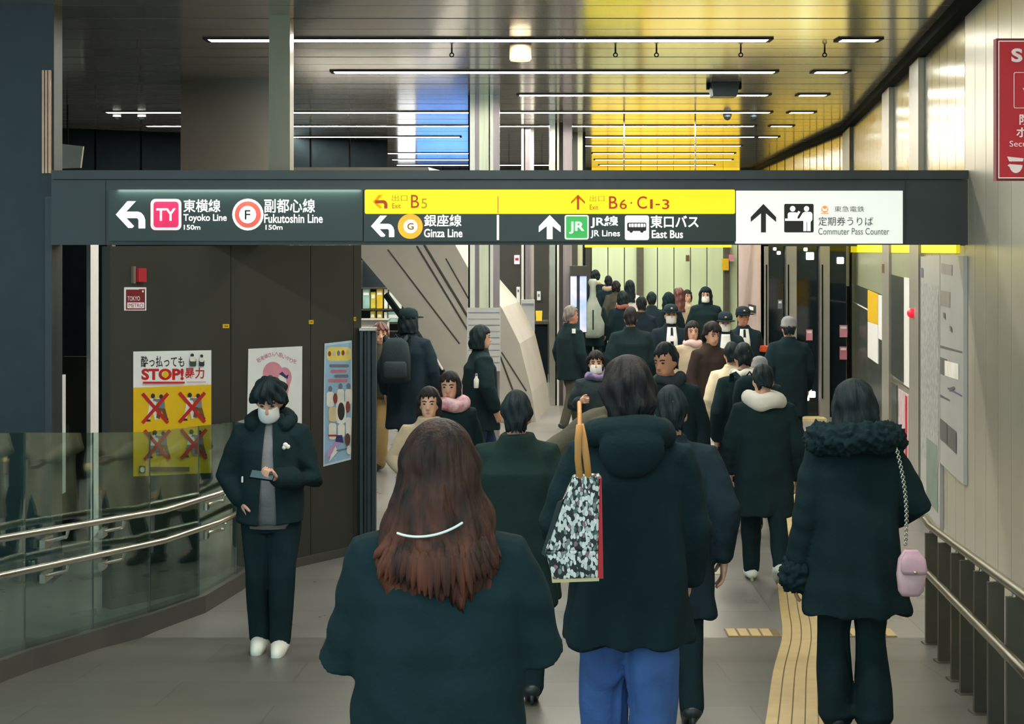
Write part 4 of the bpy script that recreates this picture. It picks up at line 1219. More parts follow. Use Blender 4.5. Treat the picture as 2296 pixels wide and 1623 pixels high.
def hair_mesh(style, seed=0, nt=72, nz=34):
    st = dict(short=dict(th=.022, ctrl=[(1.60, .086, .110, -.006), (1.565, .073, .104, -.016), (1.52, .060, .082, -.03)], fa=(70, 100), hl=1.65, amp=.03, tuft=.08, rag=.02),
              shortw=dict(th=.030, ctrl=[(1.60, .102, .120, -.008), (1.56, .10, .112, -.018), (1.50, .074, .084, -.034)], fa=(66, 92), hl=1.64, amp=.035, tuft=.10, rag=.03),
              bob=dict(th=.026, ctrl=[(1.60, .100, .116, -.008), (1.54, .104, .112, -.014), (1.48, .096, .100, -.02)], fa=(58, 62), hl=1.645),
              long=dict(th=.026, ctrl=[(1.60, .100, .116, -.008), (1.52, .106, .108, -.03), (1.42, .112, .085, -.07), (1.28, .115, .05, -.125)], fa=(58, 74), hl=1.65))
    st = st[style] if isinstance(style, str) else style
    th, ctrl = st['th'], sorted(st['ctrl'])
    zc, hz = 1.60, .115 + th
    zb = ctrl[0][0]
    rs = np.random.RandomState(seed + 50)
    T = np.linspace(0, 2 * np.pi, nt, endpoint=False)
    tw = (T + np.pi) % (2 * np.pi) - np.pi          # 0 = back of the head
    zt = np.concatenate([zc + hz * np.cos(np.linspace(.12, np.pi / 2, nz // 2)), np.linspace(zc, zb, nz - nz // 2 + 1)[1:]])
    cz = np.array([c[0] for c in ctrl])
    rag = st.get('rag', .012) * (rs.rand(nt) - .5) * 2
    ph = rs.rand(8) * 6.28
    vs = []
    for z in zt:
        if z >= zc:
            e = math.sqrt(max(0, 1 - ((z - zc) / hz) ** 2))
            a0, b0, c0 = [np.interp(zc, cz, [c[i] for c in ctrl]) for i in (1, 2, 3)]
            a, b, cy = a0 * e, b0 * e, c0 * e + .0
        else:
            a, b, cy = [np.interp(z, cz, [c[i] for c in ctrl]) for i in (1, 2, 3)]
        fa = np.interp(z, [1.56, 1.60], [st['fa'][1], st['fa'][0]])
        front = smoothstep(np.abs(tw), np.radians(180 - fa - 9), np.radians(180 - fa + 9)) * (1 - smoothstep(z + .010 * np.sin(11 * T + ph[4]) + .008 * np.sin(23 * T + ph[6]), st['hl'] - .012, st['hl'] + .012))
        rip = 1 + st.get('amp', .022) * (np.sin(13 * T + 9 * z + ph[0]) * .5 + np.sin(29 * T + ph[1] + 5 * np.sin(7 * z + ph[2])) * .4 + np.sin(47 * T + ph[3] + 11 * z) * .3 + (np.sin(71 * T + 6 * np.sin(9 * z + ph[7])) * .35 if nt > 100 else 0))
        rip = rip + st.get('tuft', .06) * (np.sin(3 * T + 17 * z + ph[4]) * np.sin(5 * T - 31 * z + ph[5]) + .6 * np.sin(9 * T + 43 * z + ph[6]))
        low = max(0.0, (zc - z) / max(.01, zc - zb))
        rr = rip * (1 - .42 * front)
        x = a * np.sin(T) * rr
        yv = cy - b * np.cos(T) * rr
        zz = z + rag * low ** 2
        vs.append(np.stack([x, yv, np.broadcast_to(zz, x.shape)], 1))
    mb = MB()
    V = [(0, 0, zc + hz)] + [tuple(p) for r_ in vs for p in r_] + [(0, ctrl[0][3], zb + .02)]
    n = len(zt)
    fs = [(0, 1 + j, 1 + (j + 1) % nt) for j in range(nt)]
    for i in range(n - 1):
        for j in range(nt):
            j2 = (j + 1) % nt
            fs.append((1 + i * nt + j, 1 + i * nt + j2, 1 + (i + 1) * nt + j2, 1 + (i + 1) * nt + j))
    e = len(V) - 1
    fs += [(e, 1 + (n - 1) * nt + (j + 1) % nt, 1 + (n - 1) * nt + j) for j in range(nt)]
    return mb.add(V, fs)

def patch(a0, a1, z0, z1, rx, ry, cy, th, n=12, k=6, curve=None):
    """curved sheet on the front of an upright ellipse (angles from straight ahead), with thickness"""
    mb = MB()
    outs = []
    for off in (0, th):
        for i in range(k + 1):
            z = z0 + (z1 - z0) * i / k
            s = curve(i / k) if curve else 1
            for j in range(n + 1):
                a = math.radians(a0 + (a1 - a0) * j / n)
                outs.append(((rx + off) * s * math.sin(a), cy + (ry + off) * s * math.cos(a), z))
    N = (k + 1) * (n + 1)
    fs = []
    for i in range(k):
        for j in range(n):
            q = (i * (n + 1) + j, i * (n + 1) + j + 1, (i + 1) * (n + 1) + j + 1, (i + 1) * (n + 1) + j)
            fs += [q[::-1], tuple(v + N for v in q)]
    bd = [j for j in range(n + 1)] + [(i + 1) * (n + 1) - 1 for i in range(1, k + 1)] + [k * (n + 1) + j for j in range(n - 1, -1, -1)] + [i * (n + 1) for i in range(k - 1, 0, -1)]
    for i in range(len(bd)):
        p, q = bd[i], bd[(i + 1) % len(bd)]
        fs.append((p, q, q + N, p + N))
    return mb.add(outs, fs)

SEED = [0]
def person(label, px, y, h, turn=0, coat=None, hem=.62, cw=.215, hw=None, puff=1.0, kind='coat', legs=K_black2, leg_r=1.0, flare=0, shoes=S_black,
           hair='short', hairm=H_black, arms=None, step=.16, pitch=0, yaw=0, hat=None, mask=False, face=False, scarf=None, hood=None, skin=SKIN, shirt=None,
           tie=False, grip=(False, False), lean=0, open_front=False, fold=.006, rings=None, feet=None, group=None, collar=1.0, dx=0.0):
    SEED[0] += 1
    seed = SEED[0]
    k = h / (1.74 if hair or label.startswith('woman with long auburn') else 1.72)
    coat = coat or K_black
    root = thing('person', label, 'person', (X(px, y) + dx, y, gz(y)), group, math.radians(turn), world_parts=False)
    vox = .009 if y < 9 else .012 if y < 16 else .015
    hw = hw or cw * 1.02
    arms = arms or {}
    A = {}
    for s in (-1, 1):
        e, w_ = arms.get(s, ((s * .245 * (1 + .25 * (puff - 1)), -.03 + .04 * s, 1.09), (s * .25, .05 + .06 * s, .85)))
        A[s] = [Vector((s * .165, 0, 1.36)), Vector(e), Vector(w_)]
    HM = Matrix.Translation((0, 0, 1.47)) @ Matrix.Rotation(math.radians(yaw), 4, 'Z') @ Matrix.Rotation(math.radians(-pitch), 4, 'X') @ Matrix.Translation((0, 0, -1.47))
    LM = Matrix.Translation((0, 0, .9)) @ Matrix.Rotation(math.radians(-lean), 4, 'X') @ Matrix.Translation((0, 0, -.9))
    if feet:
        AN = {s: Vector(feet[s]) for s in (-1, 1)}
    else:
        AN = {-1: Vector((-.085, step, .085)), 1: Vector((.085, -step, .085 + abs(step) * .22))}
    KN = {s: (AN[s] + Vector((s * .09, 0, .86))) / 2 + Vector((0, .035, .01)) for s in (-1, 1)}
    def put(mb_or_me, name, m, upper=True, head=False, parent=root, post=None, voxel=None, smooth=3):
        me = mb_or_me
        if isinstance(me, MB):
            me = remesh(me, voxel, smooth) if voxel else me.mesh(name)
        if post:
            post(me)
        M = Matrix.Scale(k, 4)
        if upper and lean:
            M = M @ LM
        if head:
            M = M @ HM
        me.transform(M)
        me.name = name
        if m:
            me.materials.clear()
            me.materials.append(m)
        shade(me, True)
        return link(name, me, parent)
    # ---- body: one continuous surface, hands set on at the wrists
    b = MB()
    up = LM if lean else Matrix()
    T = lambda p: tuple(up @ Vector(p))
    tor = MB().loft([(.80, .15, .10), (.90, .16, .11), (1.02, .135, .095), (1.15, .15, .105), (1.28, .168, .11), (1.37, .15, .085), (1.42, .075, .06)], 20)
    b.add([T(p) for p in tor.v], tor.f)
    hd = MB()
    hd.loft([(1.475, .028, .030, .056), (1.49, .045, .046, .044), (1.515, .057, .066, .026), (1.545, .064, .080, .012), (1.575, .069, .088, .004), (1.605, .072, .093, 0), (1.635, .072, .094, -.002), (1.665, .066, .086, -.004), (1.69, .046, .060, -.006), (1.70, .02, .03, -.006)], 22)
    hd.tube([(0, .085, 1.605), (0, .100, 1.575), (0, .108, 1.557)], [.009, .012, .016], 8)
    for s in (-1, 1):
        hd.ball((s * .074, -.008, 1.575), (.012, .022, .034), 10, 6)
        hd.ball((s * .026, .086, 1.525), (.02, .012, .012), 8, 5)
    hd.tube([(0, -.012, 1.38), (0, -.006, 1.44), (0, .004, 1.52)], [.062, .055, .055], 14)
    b.add([T(HM @ Vector(p)) for p in hd.v], hd.f)
    for s in (-1, 1):
        b.tube([T(p) for p in (Vector((s * .10, 0, 1.35)), A[s][0], (A[s][0] + A[s][1]) / 2, A[s][1], (A[s][1] * 2 + A[s][2]) / 3, A[s][2])], [.055, .056, .048, .041, .040, .028], 12)
        b.tube([(s * .085, 0, .90), (s * .09, 0, .80), tuple(KN[s]), tuple((KN[s] * 2 + AN[s]) / 3 + Vector((0, -.012, 0))), tuple(AN[s])], [.08, .085, .056, .055, .038], 12)
        b.tube([tuple(AN[s] + Vector((0, -.03, -.03))), tuple(AN[s] + Vector((0, .06, -.045))), tuple(AN[s] + Vector((0, .14, -.055)))], [(.032, .034), (.036, .028), (.03, .02)], 10, ref=(1, 0, 0))
    bm_ = remesh(b, max(vox, .010), 2)
    vb, fb = co_of(bm_), [tuple(p.vertices) for p in bm_.polygons]
    full = MB().add(vb, fb)
    for s in (-1, 1):
        hv, hf = HANDS[grip[0 if s < 0 else 1]]
        d = (A[s][2] - A[s][1]).normalized()
        d = (d * .75 + Vector((0, .1, -.2))).normalized() if not grip[0 if s < 0 else 1] else d
        zax = -d
        fwd = Vector((0, 1, 0)) if abs(d.y) < .8 else Vector((0, 0, 1))
        xax = fwd.cross(zax).normalized()
        yax = zax.cross(xax)
        R = np.array([list(xax), list(yax), list(zax)])
        q = hv * np.array([1 if s > 0 else -1, 1, 1])
        if s < 0:
            hf2 = [f_[::-1] for f_ in hf]
        else:
            hf2 = hf
        q = q @ R + np.array(A[s][2])
        full.add([T(p) for p in q], hf2)
    put(full, 'body', skin, upper=False)
    if face:
        for s in (-1, 1):
            put(MB().ball((s * .030, .083, 1.598), (.014, .010, .007), 10, 6), 'eye', EYEM, head=True)
            put(MB().tube([(s * .014, .094, 1.618), (s * .03, .092, 1.624), (s * .048, .080, 1.619)], [(.004, .004)] * 3, 6), 'eyebrow', hairm, head=True)
        if not mask:
            put(MB().tube([(-.022, .087, 1.523), (0, .096, 1.522), (.022, .087, 1.523)], [(.003, .003), (.006, .005), (.003, .003)], 8), 'lips', LIPM, head=True)
    # ---- trousers and shoes
    t_ = MB()
    t_.loft([(.76, .13, .11), (.86, .165, .125), (.98, .15, .115)], 18)
    for s in (-1, 1):
        an = AN[s] + Vector((0, -.005, -.01))
        t_.tube([(s * .075, 0, .90), (s * .088, 0, .80), tuple(KN[s]), tuple((KN[s] + an) / 2), tuple(an)], [.095 * leg_r, .10 * leg_r, .076 * leg_r, (.07 + flare * .5) * leg_r, (.062 + flare) * leg_r], 14)
    put(t_, 'trousers', legs, upper=False, voxel=vox, post=lambda me: folds(me, .005, seed + 7))
    for s in (-1, 1):
        an = AN[s]
        tip = .06 if an.z > .1 else 0
        sh = MB().tube([tuple(an + Vector((0, -.055, -.035 + tip * .4))), tuple(an + Vector((0, .0, -.02))), tuple(an + Vector((0, .09, -.045 - tip * .5))), tuple(an + Vector((0, .165, -.052 - tip)))], [(.038, .044), (.046, .060), (.052, .046), (.044, .032)], 14, ref=(1, 0, 0))
        so = put(sh, 'shoe', shoes, upper=False)
        if y < 12:
            sl = MB().tube([tuple(an + Vector((0, -.07, -.072 + tip * .6))), tuple(an + Vector((0, .05, -.074 - tip * .1))), tuple(an + Vector((0, .17, -.076 - tip)))], [(.042, .012), (.054, .012), (.046, .011)], 14, ref=(1, 0, 0))
            put(sl, 'sole', S_sole if shoes is S_white else shoes, upper=False, parent=so)
    # ---- coat with sleeves
    c = MB()
    rg = rings or [(hem, hw, .165 * puff), (.80 if hem < .75 else hem + .06, (hw + cw) / 2, .155 * puff), (1.0, cw * .985, .148 * puff), (1.15, cw * .975, .145 * puff), (1.28, cw, .14 * puff), (1.36, cw * .90, .118), (1.415, cw * .60, .10), (1.455, .088 * collar, .086 * collar), (1.485, .080 * collar, .082 * collar)]
    c.loft([r_ if len(r_) > 3 else (*r_, -.008) for r_ in rg], 28, pw=2.4)
    for s in (-1, 1):
        sh, el, wr = A[s]
        wr2 = wr + (el - wr).normalized() * .015
        c.tube([(s * .10, 0, 1.35), tuple(sh + Vector((0, 0, -.01))), tuple((sh + el) / 2), tuple(el), tuple((el + wr) / 2), tuple(wr2)], [.085 * puff, .086 * puff, .080 * puff, .074 * puff, .066 * puff, .056 * puff], 14)
    cm = remesh(c, vox, 4)
    folds(cm, fold, seed, kind)
    if open_front:
        bm = bmesh.new(); bm.from_mesh(cm)
        w0 = open_front
        for s in (-1, 1):
            bmesh.ops.bisect_plane(bm, geom=bm.verts[:] + bm.edges[:] + bm.faces[:], plane_co=(s * w0 - .004, 0, 1.1), plane_no=(1, 0, .06 * s))
        dead = [f_ for f_ in bm.faces if f_.calc_center_median().y > .03 and abs(f_.calc_center_median().x + .004) < w0 - .06 * (f_.calc_center_median().z - 1.1) and f_.calc_center_median().z > hem - .1 and f_.normal.y > .15]
        bmesh.ops.delete(bm, geom=dead, context='FACES')
        bm.to_mesh(cm); bm.free()
    put(cm, 'coat', coat)
    if shirt:
        put(MB().loft([(hem - .03, .15, .115, .018), (1.0, .15, .115, .018), (1.2, .15, .115, .018), (1.33, .13, .105, .012), (1.41, .09, .085, 0), (1.465, .066, .068, 0)], 22), 'shirt', shirt) if open_front else \
            put(patch(-24, 24, 1.18, 1.44, .17, .15, -.008, .012, 8, 8, curve=lambda u: 1 - .38 * max(0, u - .35)), 'shirt', shirt)
    if tie:
        put(MB().hexa([(-.022, .158, 1.19), (.022, .158, 1.19), (.022, .166, 1.19), (-.022, .166, 1.19)], [(-.014, .11, 1.435), (.014, .11, 1.435), (.014, .12, 1.435), (-.014, .12, 1.435)]), 'tie', K_black2)
    # ---- head wear and hair
    if hair:
        ho = put(hair_mesh(hair, seed, *((150, 60) if y < 9 else (72, 34))), 'hair', hairm, head=True)
    if mask:
        put(patch(-64, 64, 1.484, 1.582, .066, .098, .006, .006, 14, 8, curve=lambda u: .80 + .24 * math.sin(math.pi * min(1, .25 + u * .55))), 'mask', MASKM, head=True)
    if hat in ('cap', 'officer'):
        hm = K_dnavy if hat == 'officer' else K_black
        cp = MB().loft([(1.625, .094, .116, -.004), (1.66, .096, .118, -.004), (1.70, .088, .108, -.006), (1.725, .062, .078, -.008), (1.737, .02, .03, -.008)], 24)
        co_ = put(cp, 'cap', hm, head=True)
        put(patch(-52, 52, 1.628, 1.64, .10, .122, 0, .055, 12, 1), 'brim', hm, head=True, parent=co_)
        if hat == 'officer':
            put(MB().ball((0, .118, 1.682), (.016, .006, .013), 10, 6), 'badge', M_cop, head=True, parent=co_)
    elif hat == 'beanie':
        put(MB().loft([(1.60, .092, .112, -.006), (1.625, .094, .115, -.006), (1.628, .090, .110, -.006), (1.68, .084, .102, -.01), (1.715, .06, .075, -.014), (1.73, .02, .03, -.014)], 24), 'beanie', K_grey if coat is not K_white else K_white, head=True)
    if hood == 'up':
        put(hair_mesh(dict(th=.036, ctrl=[(1.60, .112, .126, -.012), (1.52, .116, .12, -.022), (1.42, .12, .12, -.02)], fa=(54, 52), hl=1.66, amp=.008, rag=0), seed), 'hood', coat, head=True)
    elif hood:
        hs = hood if isinstance(hood, tuple) else (1.0, coat, 'coat')
        f_ = hs[0]
        hb = MB().tube([(.10 * f_ * math.sin(a), -.015 - .105 * f_ * math.cos(a), 1.445 + .03 * math.cos(a) * 1) for a in np.linspace(-2.3, 2.3, 15)], [(.045 * f_, .05 * f_)] * 15, 12)
        if hs[2] != 'fur':
            hb.ball((0, -.13 * f_, 1.40), (.10 * f_, .055 * f_, .085 * f_), 14, 8)
        put(hb, 'hood', hs[1], voxel=vox, post=lambda me: folds(me, .007, seed + 3, hs[2]))
    if scarf:
        q_ = 1.3 if 'white scarf' in label and 'behind' not in label else 1.0
        sc = MB().tube([(.088 * q_ * math.sin(a), -.01 - .088 * q_ * math.cos(a), 1.445 + .012 * math.sin(3 * a)) for a in np.linspace(0, 2 * math.pi, 18, endpoint=False)], [(.05 * q_, .052 * q_)] * 18, 12, closed=True)
        put(sc, 'scarf', scarf, voxel=vox, post=lambda me: folds(me, .009, seed + 4))
    root['k'] = k
    return root

def drop(o, key='k'):
    if key in o:
        del o[key]
# ------------------------------------------------------------------ the people near the camera
AUB = dict(th=.030, ctrl=[(1.60, .108, .120, -.008), (1.55, .120, .122, -.02), (1.48, .142, .120, -.045), (1.42, .158, .115, -.070), (1.36, .160, .095, -.085), (1.29, .135, .060, -.105)], fa=(58, 70), hl=1.65, amp=.035, rag=.045)
p1 = person('woman with long auburn hair in a black coat, seen from behind, nearest to the camera', 985, 3.37, 1.50, coat=K_black, hem=.45, cw=.235, hw=.275, puff=1.12, hair=None, collar=1.1,
            arms={-1: ((-.255, .02, 1.10), (-.10, .25, 1.08)), 1: ((.265, .02, 1.12), (.10, .25, 1.10))}, fold=.009, dx=0)
hm_ = hair_mesh(AUB, 3, 140, 60)
rs_ = np.random.RandomState(4)
for i in range(34):                       # loose locks that fan out over the shoulders and back
    u = -.88 + 1.76 * (i + rs_.rand() * .6) / 34
    x0, side = .150 * u, abs(u)
    x1 = x0 * (1.12 + .16 * side) + .012 * (rs_.rand() - .5)
    zt, ze = 1.47 - .02 * side, 1.30 + .075 * side ** 2 + .05 * rs_.rand() - .015
    yb_ = -.085 - .105 * math.sqrt(max(0, 1 - u * u * .97))
    hm_.tube([(x0 * .80, yb_ + .062, zt + .02), (x0 * 1.02, yb_ - .004, zt * .6 + ze * .4), (x1 * .98, yb_ + .0, zt * .25 + ze * .75), (x1 * 1.05, yb_ + .02 * side, ze)], [(.014, .009), (.016, .009), (.011, .007), (.003, .003)], 8, ref=(0, 1, 0))
me = hm_.mesh('hair'); me.transform(Matrix.Scale(1.5 / 1.74, 4)); me.materials.append(H_aub); shade(me)
link('hair', me, p1)
ts = np.linspace(-.62, .52, 25)
nk = MB().tube([((.158 * math.sin(a) - .01) * 1.5 / 1.74, (-.047 - .140 * math.cos(a)) * 1.5 / 1.74, (1.462 + .03 * a + .05 * a * a) * 1.5 / 1.74) for a in ts], .003, 8, M_pwhite)
nk.build('neck_cord', None, p1, smooth=True)

p2 = person('person with dark red-brown hair, long black hooded coat and blue jeans, carrying the patterned tote', 1408, 5.33, 1.71, coat=K_black2, hem=.66, cw=.225, hw=.245, puff=1.04, legs=K_jeans, leg_r=1.22,
            hair='shortw', hairm=H_dark, hood=(1.22, K_black2, 'coat'), step=.10, arms={-1: ((-.275, -.02, 1.11), (-.24, .16, .98)), 1: ((.25, .02, 1.08), (.24, .12, .86))}, fold=.009, shoes=S_white)
p3 = person('woman with long black hair in a black fur-trimmed coat, at the right beside the railing', 1915, 6.64, 1.64, coat=K_black2, hem=.60, cw=.215, hw=.262, puff=1.05, legs=K_black2, leg_r=.95, flare=.035,
            hair=dict(th=.030, ctrl=[(1.60, .108, .120, -.008), (1.52, .124, .115, -.03), (1.46, .142, .118, -.06)], fa=(58, 72), hl=1.65, amp=.03, rag=.03), hairm=H_black,
            hood=(1.72, K_black2, 'fur'), step=.04, arms={-1: ((-.24, .0, 1.03), (-.275, .04, .78)), 1: ((.285, -.03, 1.12), (.19, .17, 1.0))}, fold=.009, shoes=S_black)
k3 = 1.64 / 1.74
cu = MB().tube([(-.268 * k3, .035 * k3, .815 * k3), (-.278 * k3, .042 * k3, .735 * k3)], [.085, .082], 16)
cm = remesh(cu, .009, 2); folds(cm, .008, 5, 'fur'); cm.materials.append(K_black2); shade(cm); link('fur_cuff', cm, p3)

p4 = person('man in a black jacket and white mask, looking at his phone, walking towards the camera', 607, 8.75, 1.70, turn=180, coat=K_black, hem=.82, cw=.208, hw=.212, puff=1.08, legs=K_black2, leg_r=1.02, shoes=S_white,
            hair=dict(th=.036, ctrl=[(1.60, .108, .122, -.004), (1.56, .102, .108, -.016), (1.51, .07, .08, -.032)], fa=(54, 90), hl=1.622, amp=.06, tuft=.13, rag=.02), hairm=H_black, mask=True, face=True, pitch=24, hood=(1.15, K_black, 'coat'),
            arms={1: ((.268, -.02, 1.10), (.165, .055, .945)), -1: ((-.262, .02, 1.08), (-.075, .27, 1.135))}, grip=(True, False), shirt=K_grey, open_front=.042, feet={-1: (-.07, .06, .085), 1: (.07, -.02, .085)}, fold=.006)
k4 = 1.0
for i, (px_, pz, r_) in enumerate(((-.113, 1.285, .016), (-.128, 1.275, .014), (-.105, 1.270, .013))):
    MB().ball((px_, .142, pz), (r_, .008, r_), 10, 6, M_pwhite).build('badge', None, p4, smooth=True)
MB().tube([(.15, .128, 1.09), (.15, .130, 1.06)], .006, 8, M_pwhite).build('zip_pull', None, p4)
ph_ = thing('phone', 'dark phone held in the hand of the man with the white mask', 'phone', (X(607, 8.75), 8.75 - .34, gz(8.75) + 1.16))
cx_, cy_, cz_ = X(607, 8.75) + .008, 8.75 - .345, gz(8.75) + 1.135
Mrot = Matrix.Translation((cx_, cy_, cz_)) @ Matrix.Rotation(math.radians(8), 4, 'Y') @ Matrix.Rotation(math.radians(28), 4, 'X')
for nm, bx, m in (('phone_body', (-.07, .07, -.036, .036, -.005, .004), M_black), ('phone_screen', (-.066, .066, -.033, .033, .004, .0052), mat('phone_glass', (70, 90, 96), .1, emit=.15))):
    q = MB().box(*bx, m); q.v = [tuple(Mrot @ Vector(v)) for v in q.v]; q.build(nm, None, ph_)

p5 = person('man with short black hair in a dark green coat, right behind the auburn-haired woman', 1158, 7.4, 1.60, coat=K_green, hem=.55, cw=.232, hw=.25, puff=1.12, hair='short', hairm=H_black, arms={-1: ((-.28, -.06, 1.12), (-.24, .10, .95)), 1: ((.285, -.06, 1.14), (.24, .10, .97))}, fold=.009, collar=1.15)
bp = lambda nm, lab, x, y, z, sc, m, m2=None, emblem=False: backpack(nm, lab, x, y, z, sc, m, m2, emblem)
def backpack(label, x, y, z, sc, m, m2=None, emblem=False):
    """pack on a back that faces the camera; z is its bottom"""
    t = thing('backpack', label, 'backpack', (x, y, z))
    b = MB().loft([(z, .12 * sc, .05 * sc, y, x), (z + .03 * sc, .145 * sc, .075 * sc, y, x), (z + .25 * sc, .145 * sc, .085 * sc, y, x), (z + .38 * sc, .12 * sc, .07 * sc, y, x), (z + .43 * sc, .06 * sc, .04 * sc, y, x)], 20, pw=3)
    b.build('bag_body', m, t, smooth=True)
    MB().loft([(z + .04 * sc, .10 * sc, .03 * sc, y - .07 * sc, x), (z + .07 * sc, .115 * sc, .04 * sc, y - .07 * sc, x), (z + .19 * sc, .11 * sc, .035 * sc, y - .07 * sc, x), (z + .21 * sc, .09 * sc, .02 * sc, y - .07 * sc, x)], 18, pw=3).build('pocket', m2 or m, t, smooth=True)
    for s in (-1, 1):
        MB().tube([(x + s * .08 * sc, y + .03, z + .40 * sc), (x + s * .11 * sc, y + .09, z + .44 * sc), (x + s * .12 * sc, y + .20, z + .42 * sc), (x + s * .13 * sc, y + .24, z + .25 * sc)], [(.022, .008)] * 4, 8).build('strap', m, t)
    MB().tube([(x - .03, y + .01, z + .42 * sc), (x, y, z + .465 * sc), (x + .03, y + .01, z + .42 * sc)], .008, 8).build('handle', m, t)
    if emblem:
        MB().tube([(x + .025 * math.cos(a), y - .112 * sc, z + .14 * sc + .02 * math.sin(a)) for a in np.linspace(0, 2 * math.pi, 14, endpoint=False)], .005, 6, mat('emblem_olive', (96, 104, 66)), closed=True).build('emblem', None, t)
    return t

# ------------------------------------------------------------------ the middle of the crowd
person('person in a black coat, mostly hidden behind the tote carrier, arm swinging at the right', 1504, 6.9, 1.62, coat=K_dnavy, hem=.55, cw=.22, hw=.235, puff=1.1, hairm=H_black, step=.18, arms={-1: ((-.26, .0, 1.08), (-.25, .1, .85)), 1: ((.27, -.09, 1.10), (.27, -.05, .84))})
person('dark-haired man with a bare face walking towards the camera beside the tote carrier', 1497, 11.0, 1.80, turn=168, coat=K_black2, hem=.6, cw=.22, hair='short', hairm=H_black, face=True, pitch=12, yaw=-28, skin=SKIN2, scarf=K_char)
p7 = person('person with a white scarf and long black coat walking away beside the yellow strip', 1713, 10.7, 1.66, coat=K_black, hem=.55, cw=.215, hw=.24, puff=1.1, hair='short', hairm=H_black, scarf=K_white, legs=K_black2, shoes=S_white, pitch=22,
            feet={-1: (-.08, .14, .085), 1: (.075, -.28, .20)}, arms={-1: ((-.25, .02, 1.08), (-.24, .14, .86)), 1: ((.26, -.03, 1.08), (.27, .06, .82))})
p8 = person('person with dark hair and a white collar carrying a black backpack, behind the white scarf', 1668, 12.5, 1.68, coat=K_black, hem=.6, hair='short', hairm=H_black, scarf=K_white, pitch=12)
backpack('black backpack with a small olive emblem on the person with the white collar', X(1668, 12.5), 12.2, .98, 1.0, K_black2, None, True)
person('small person in a white hat behind the person with the white scarf', 1703, 13.4, 1.47, coat=K_black, hair=None, hat='beanie', hood=(1.0, K_white, 'coat'), group=None).children
p10 = person('station officer in a peaked cap, white shirt, tie and orange armband', 1666, 18.5, 1.70, turn=180, coat=K_dnavy, hem=.75, hair='short', hairm=H_black, hat='officer', face=True, shirt=M_white, tie=True, skin=SKIN2, cw=.225, puff=1.05)
MB().tube([(-.268, -.01, 1.18), (-.262, -.01, 1.11)], .082, 16, K_orange, cap=.1).build('armband', None, p10)
person('masked station officer in a peaked cap, left of the officer with the armband', 1626, 18.0, 1.66, turn=175, coat=K_dnavy, hem=.75, hair='short', hat='officer', mask=True, face=True, shirt=M_white, pitch=8)
person('masked station officer with white shirt and tie in the middle of the crowd', 1504, 18.5, 1.73, turn=180, coat=K_dnavy, hem=.75, hair='short', hat='officer', mask=True, face=True, shirt=M_white, tie=True)
person('person in a black hooded top and white mask before the far green wall', 1582, 24.0, 1.75, turn=172, coat=K_black, hem=.7, cw=.25, hair='bob', mask=True, face=True, puff=1.2, hood='up')
person('woman with long red-brown hair in a beige coat before the far green wall', 1522, 26.0, 1.68, turn=0, coat=K_beige, hair='long', hairm=H_red)
person('person in a pale coat right beside the woman with red-brown hair', 1541, 27.0, 1.60, turn=200, coat=K_beige, hair='bob', hairm=H_dark, face=True)
person('person with a dark hood up, left of the woman with red-brown hair', 1499, 24.5, 1.64, coat=K_black, hair='bob', hood='up')
person('man with cropped hair in a dark suit walking away towards the far green wall', 1461, 24.0, 1.68, coat=K_dnavy, hair='short')
person('man in a navy coat walking away, left of the man in the suit', 1438, 22.0, 1.69, coat=K_navy, hair='short', cw=.225)
person('woman in a white coat with black straps and long dark hair, far back', 1412, 29.0, 1.72, coat=K_white, hair='long', hairm=H_black)
person('large man in a black coat with short brown hair, back turned, mid crowd', 1414, 17.5, 1.75, coat=K_black, cw=.245, puff=1.15, hair='short', hairm=H_dark, hem=.6)
person('person in a black coat with a reddish scarf, behind the large man', 1396, 24.6, 1.67, coat=K_black2, hair='bob', hairm=H_black, scarf=mat('scarf_rust', (150, 92, 80), .8), cw=.24)
person('man with a beige collar, far back among the crowd', 1364, 31.0, 1.76, coat=K_dnavy, hair='short', scarf=K_beige)
person('tall person with a cream collar, furthest back at the left of the crowd', 1335, 33.5, 1.82, coat=K_green, hair='shortw', scarf=K_cream)
person('person in an olive jacket far back, right of the man with the beige collar', 1381, 30.4, 1.66, coat=K_olive, hair='shortw', hairm=H_dark)
p23 = person('person carrying a pale cello-shaped case on the back', 1330, 26.5, 1.60, coat=K_black, hair='short')
# instrument case on that back
xx, yy = X(1327, 26.5), 26.2
t = thing('instrument_case', 'pale grey cello-shaped case on the back of a person in the far crowd', 'instrument case', (xx, yy, .72))
MB().loft([(.74, .12, .08, yy, xx), (.80, .21, .11, yy, xx), (1.0, .215, .12, yy, xx), (1.15, .15, .10, yy, xx), (1.27, .165, .10, yy, xx), (1.38, .11, .08, yy, xx), (1.50, .06, .06, yy, xx), (1.68, .055, .055, yy, xx), (1.76, .085, .06, yy, xx), (1.82, .06, .05, yy, xx)], 22, pw=2).build('case_shell', mat('case_grey', (150, 160, 146), .45), t, smooth=True)
MB().tube([(xx, yy - .13, .9), (xx, yy - .11, 1.25)], .012, 8).build('handle', K_black, t)
person('grey-haired man in a black coat, seen from the side beside the blue column screens', 1280, 19.0, 1.69, turn=-62, coat=K_black, cw=.225, hem=.72, hair='short', hairm=H_grey, face=True, skin=SKIN2, legs=K_olive, puff=1.1)
bd = MB().box(X(1283, 18.7), X(1291, 18.7), 18.76, 18.79, Z(748, 18.7), Z(738, 18.7), M_white).build('name_badge'); tag(bd, 'white name badge on the black coat of the grey-haired man', 'badge')
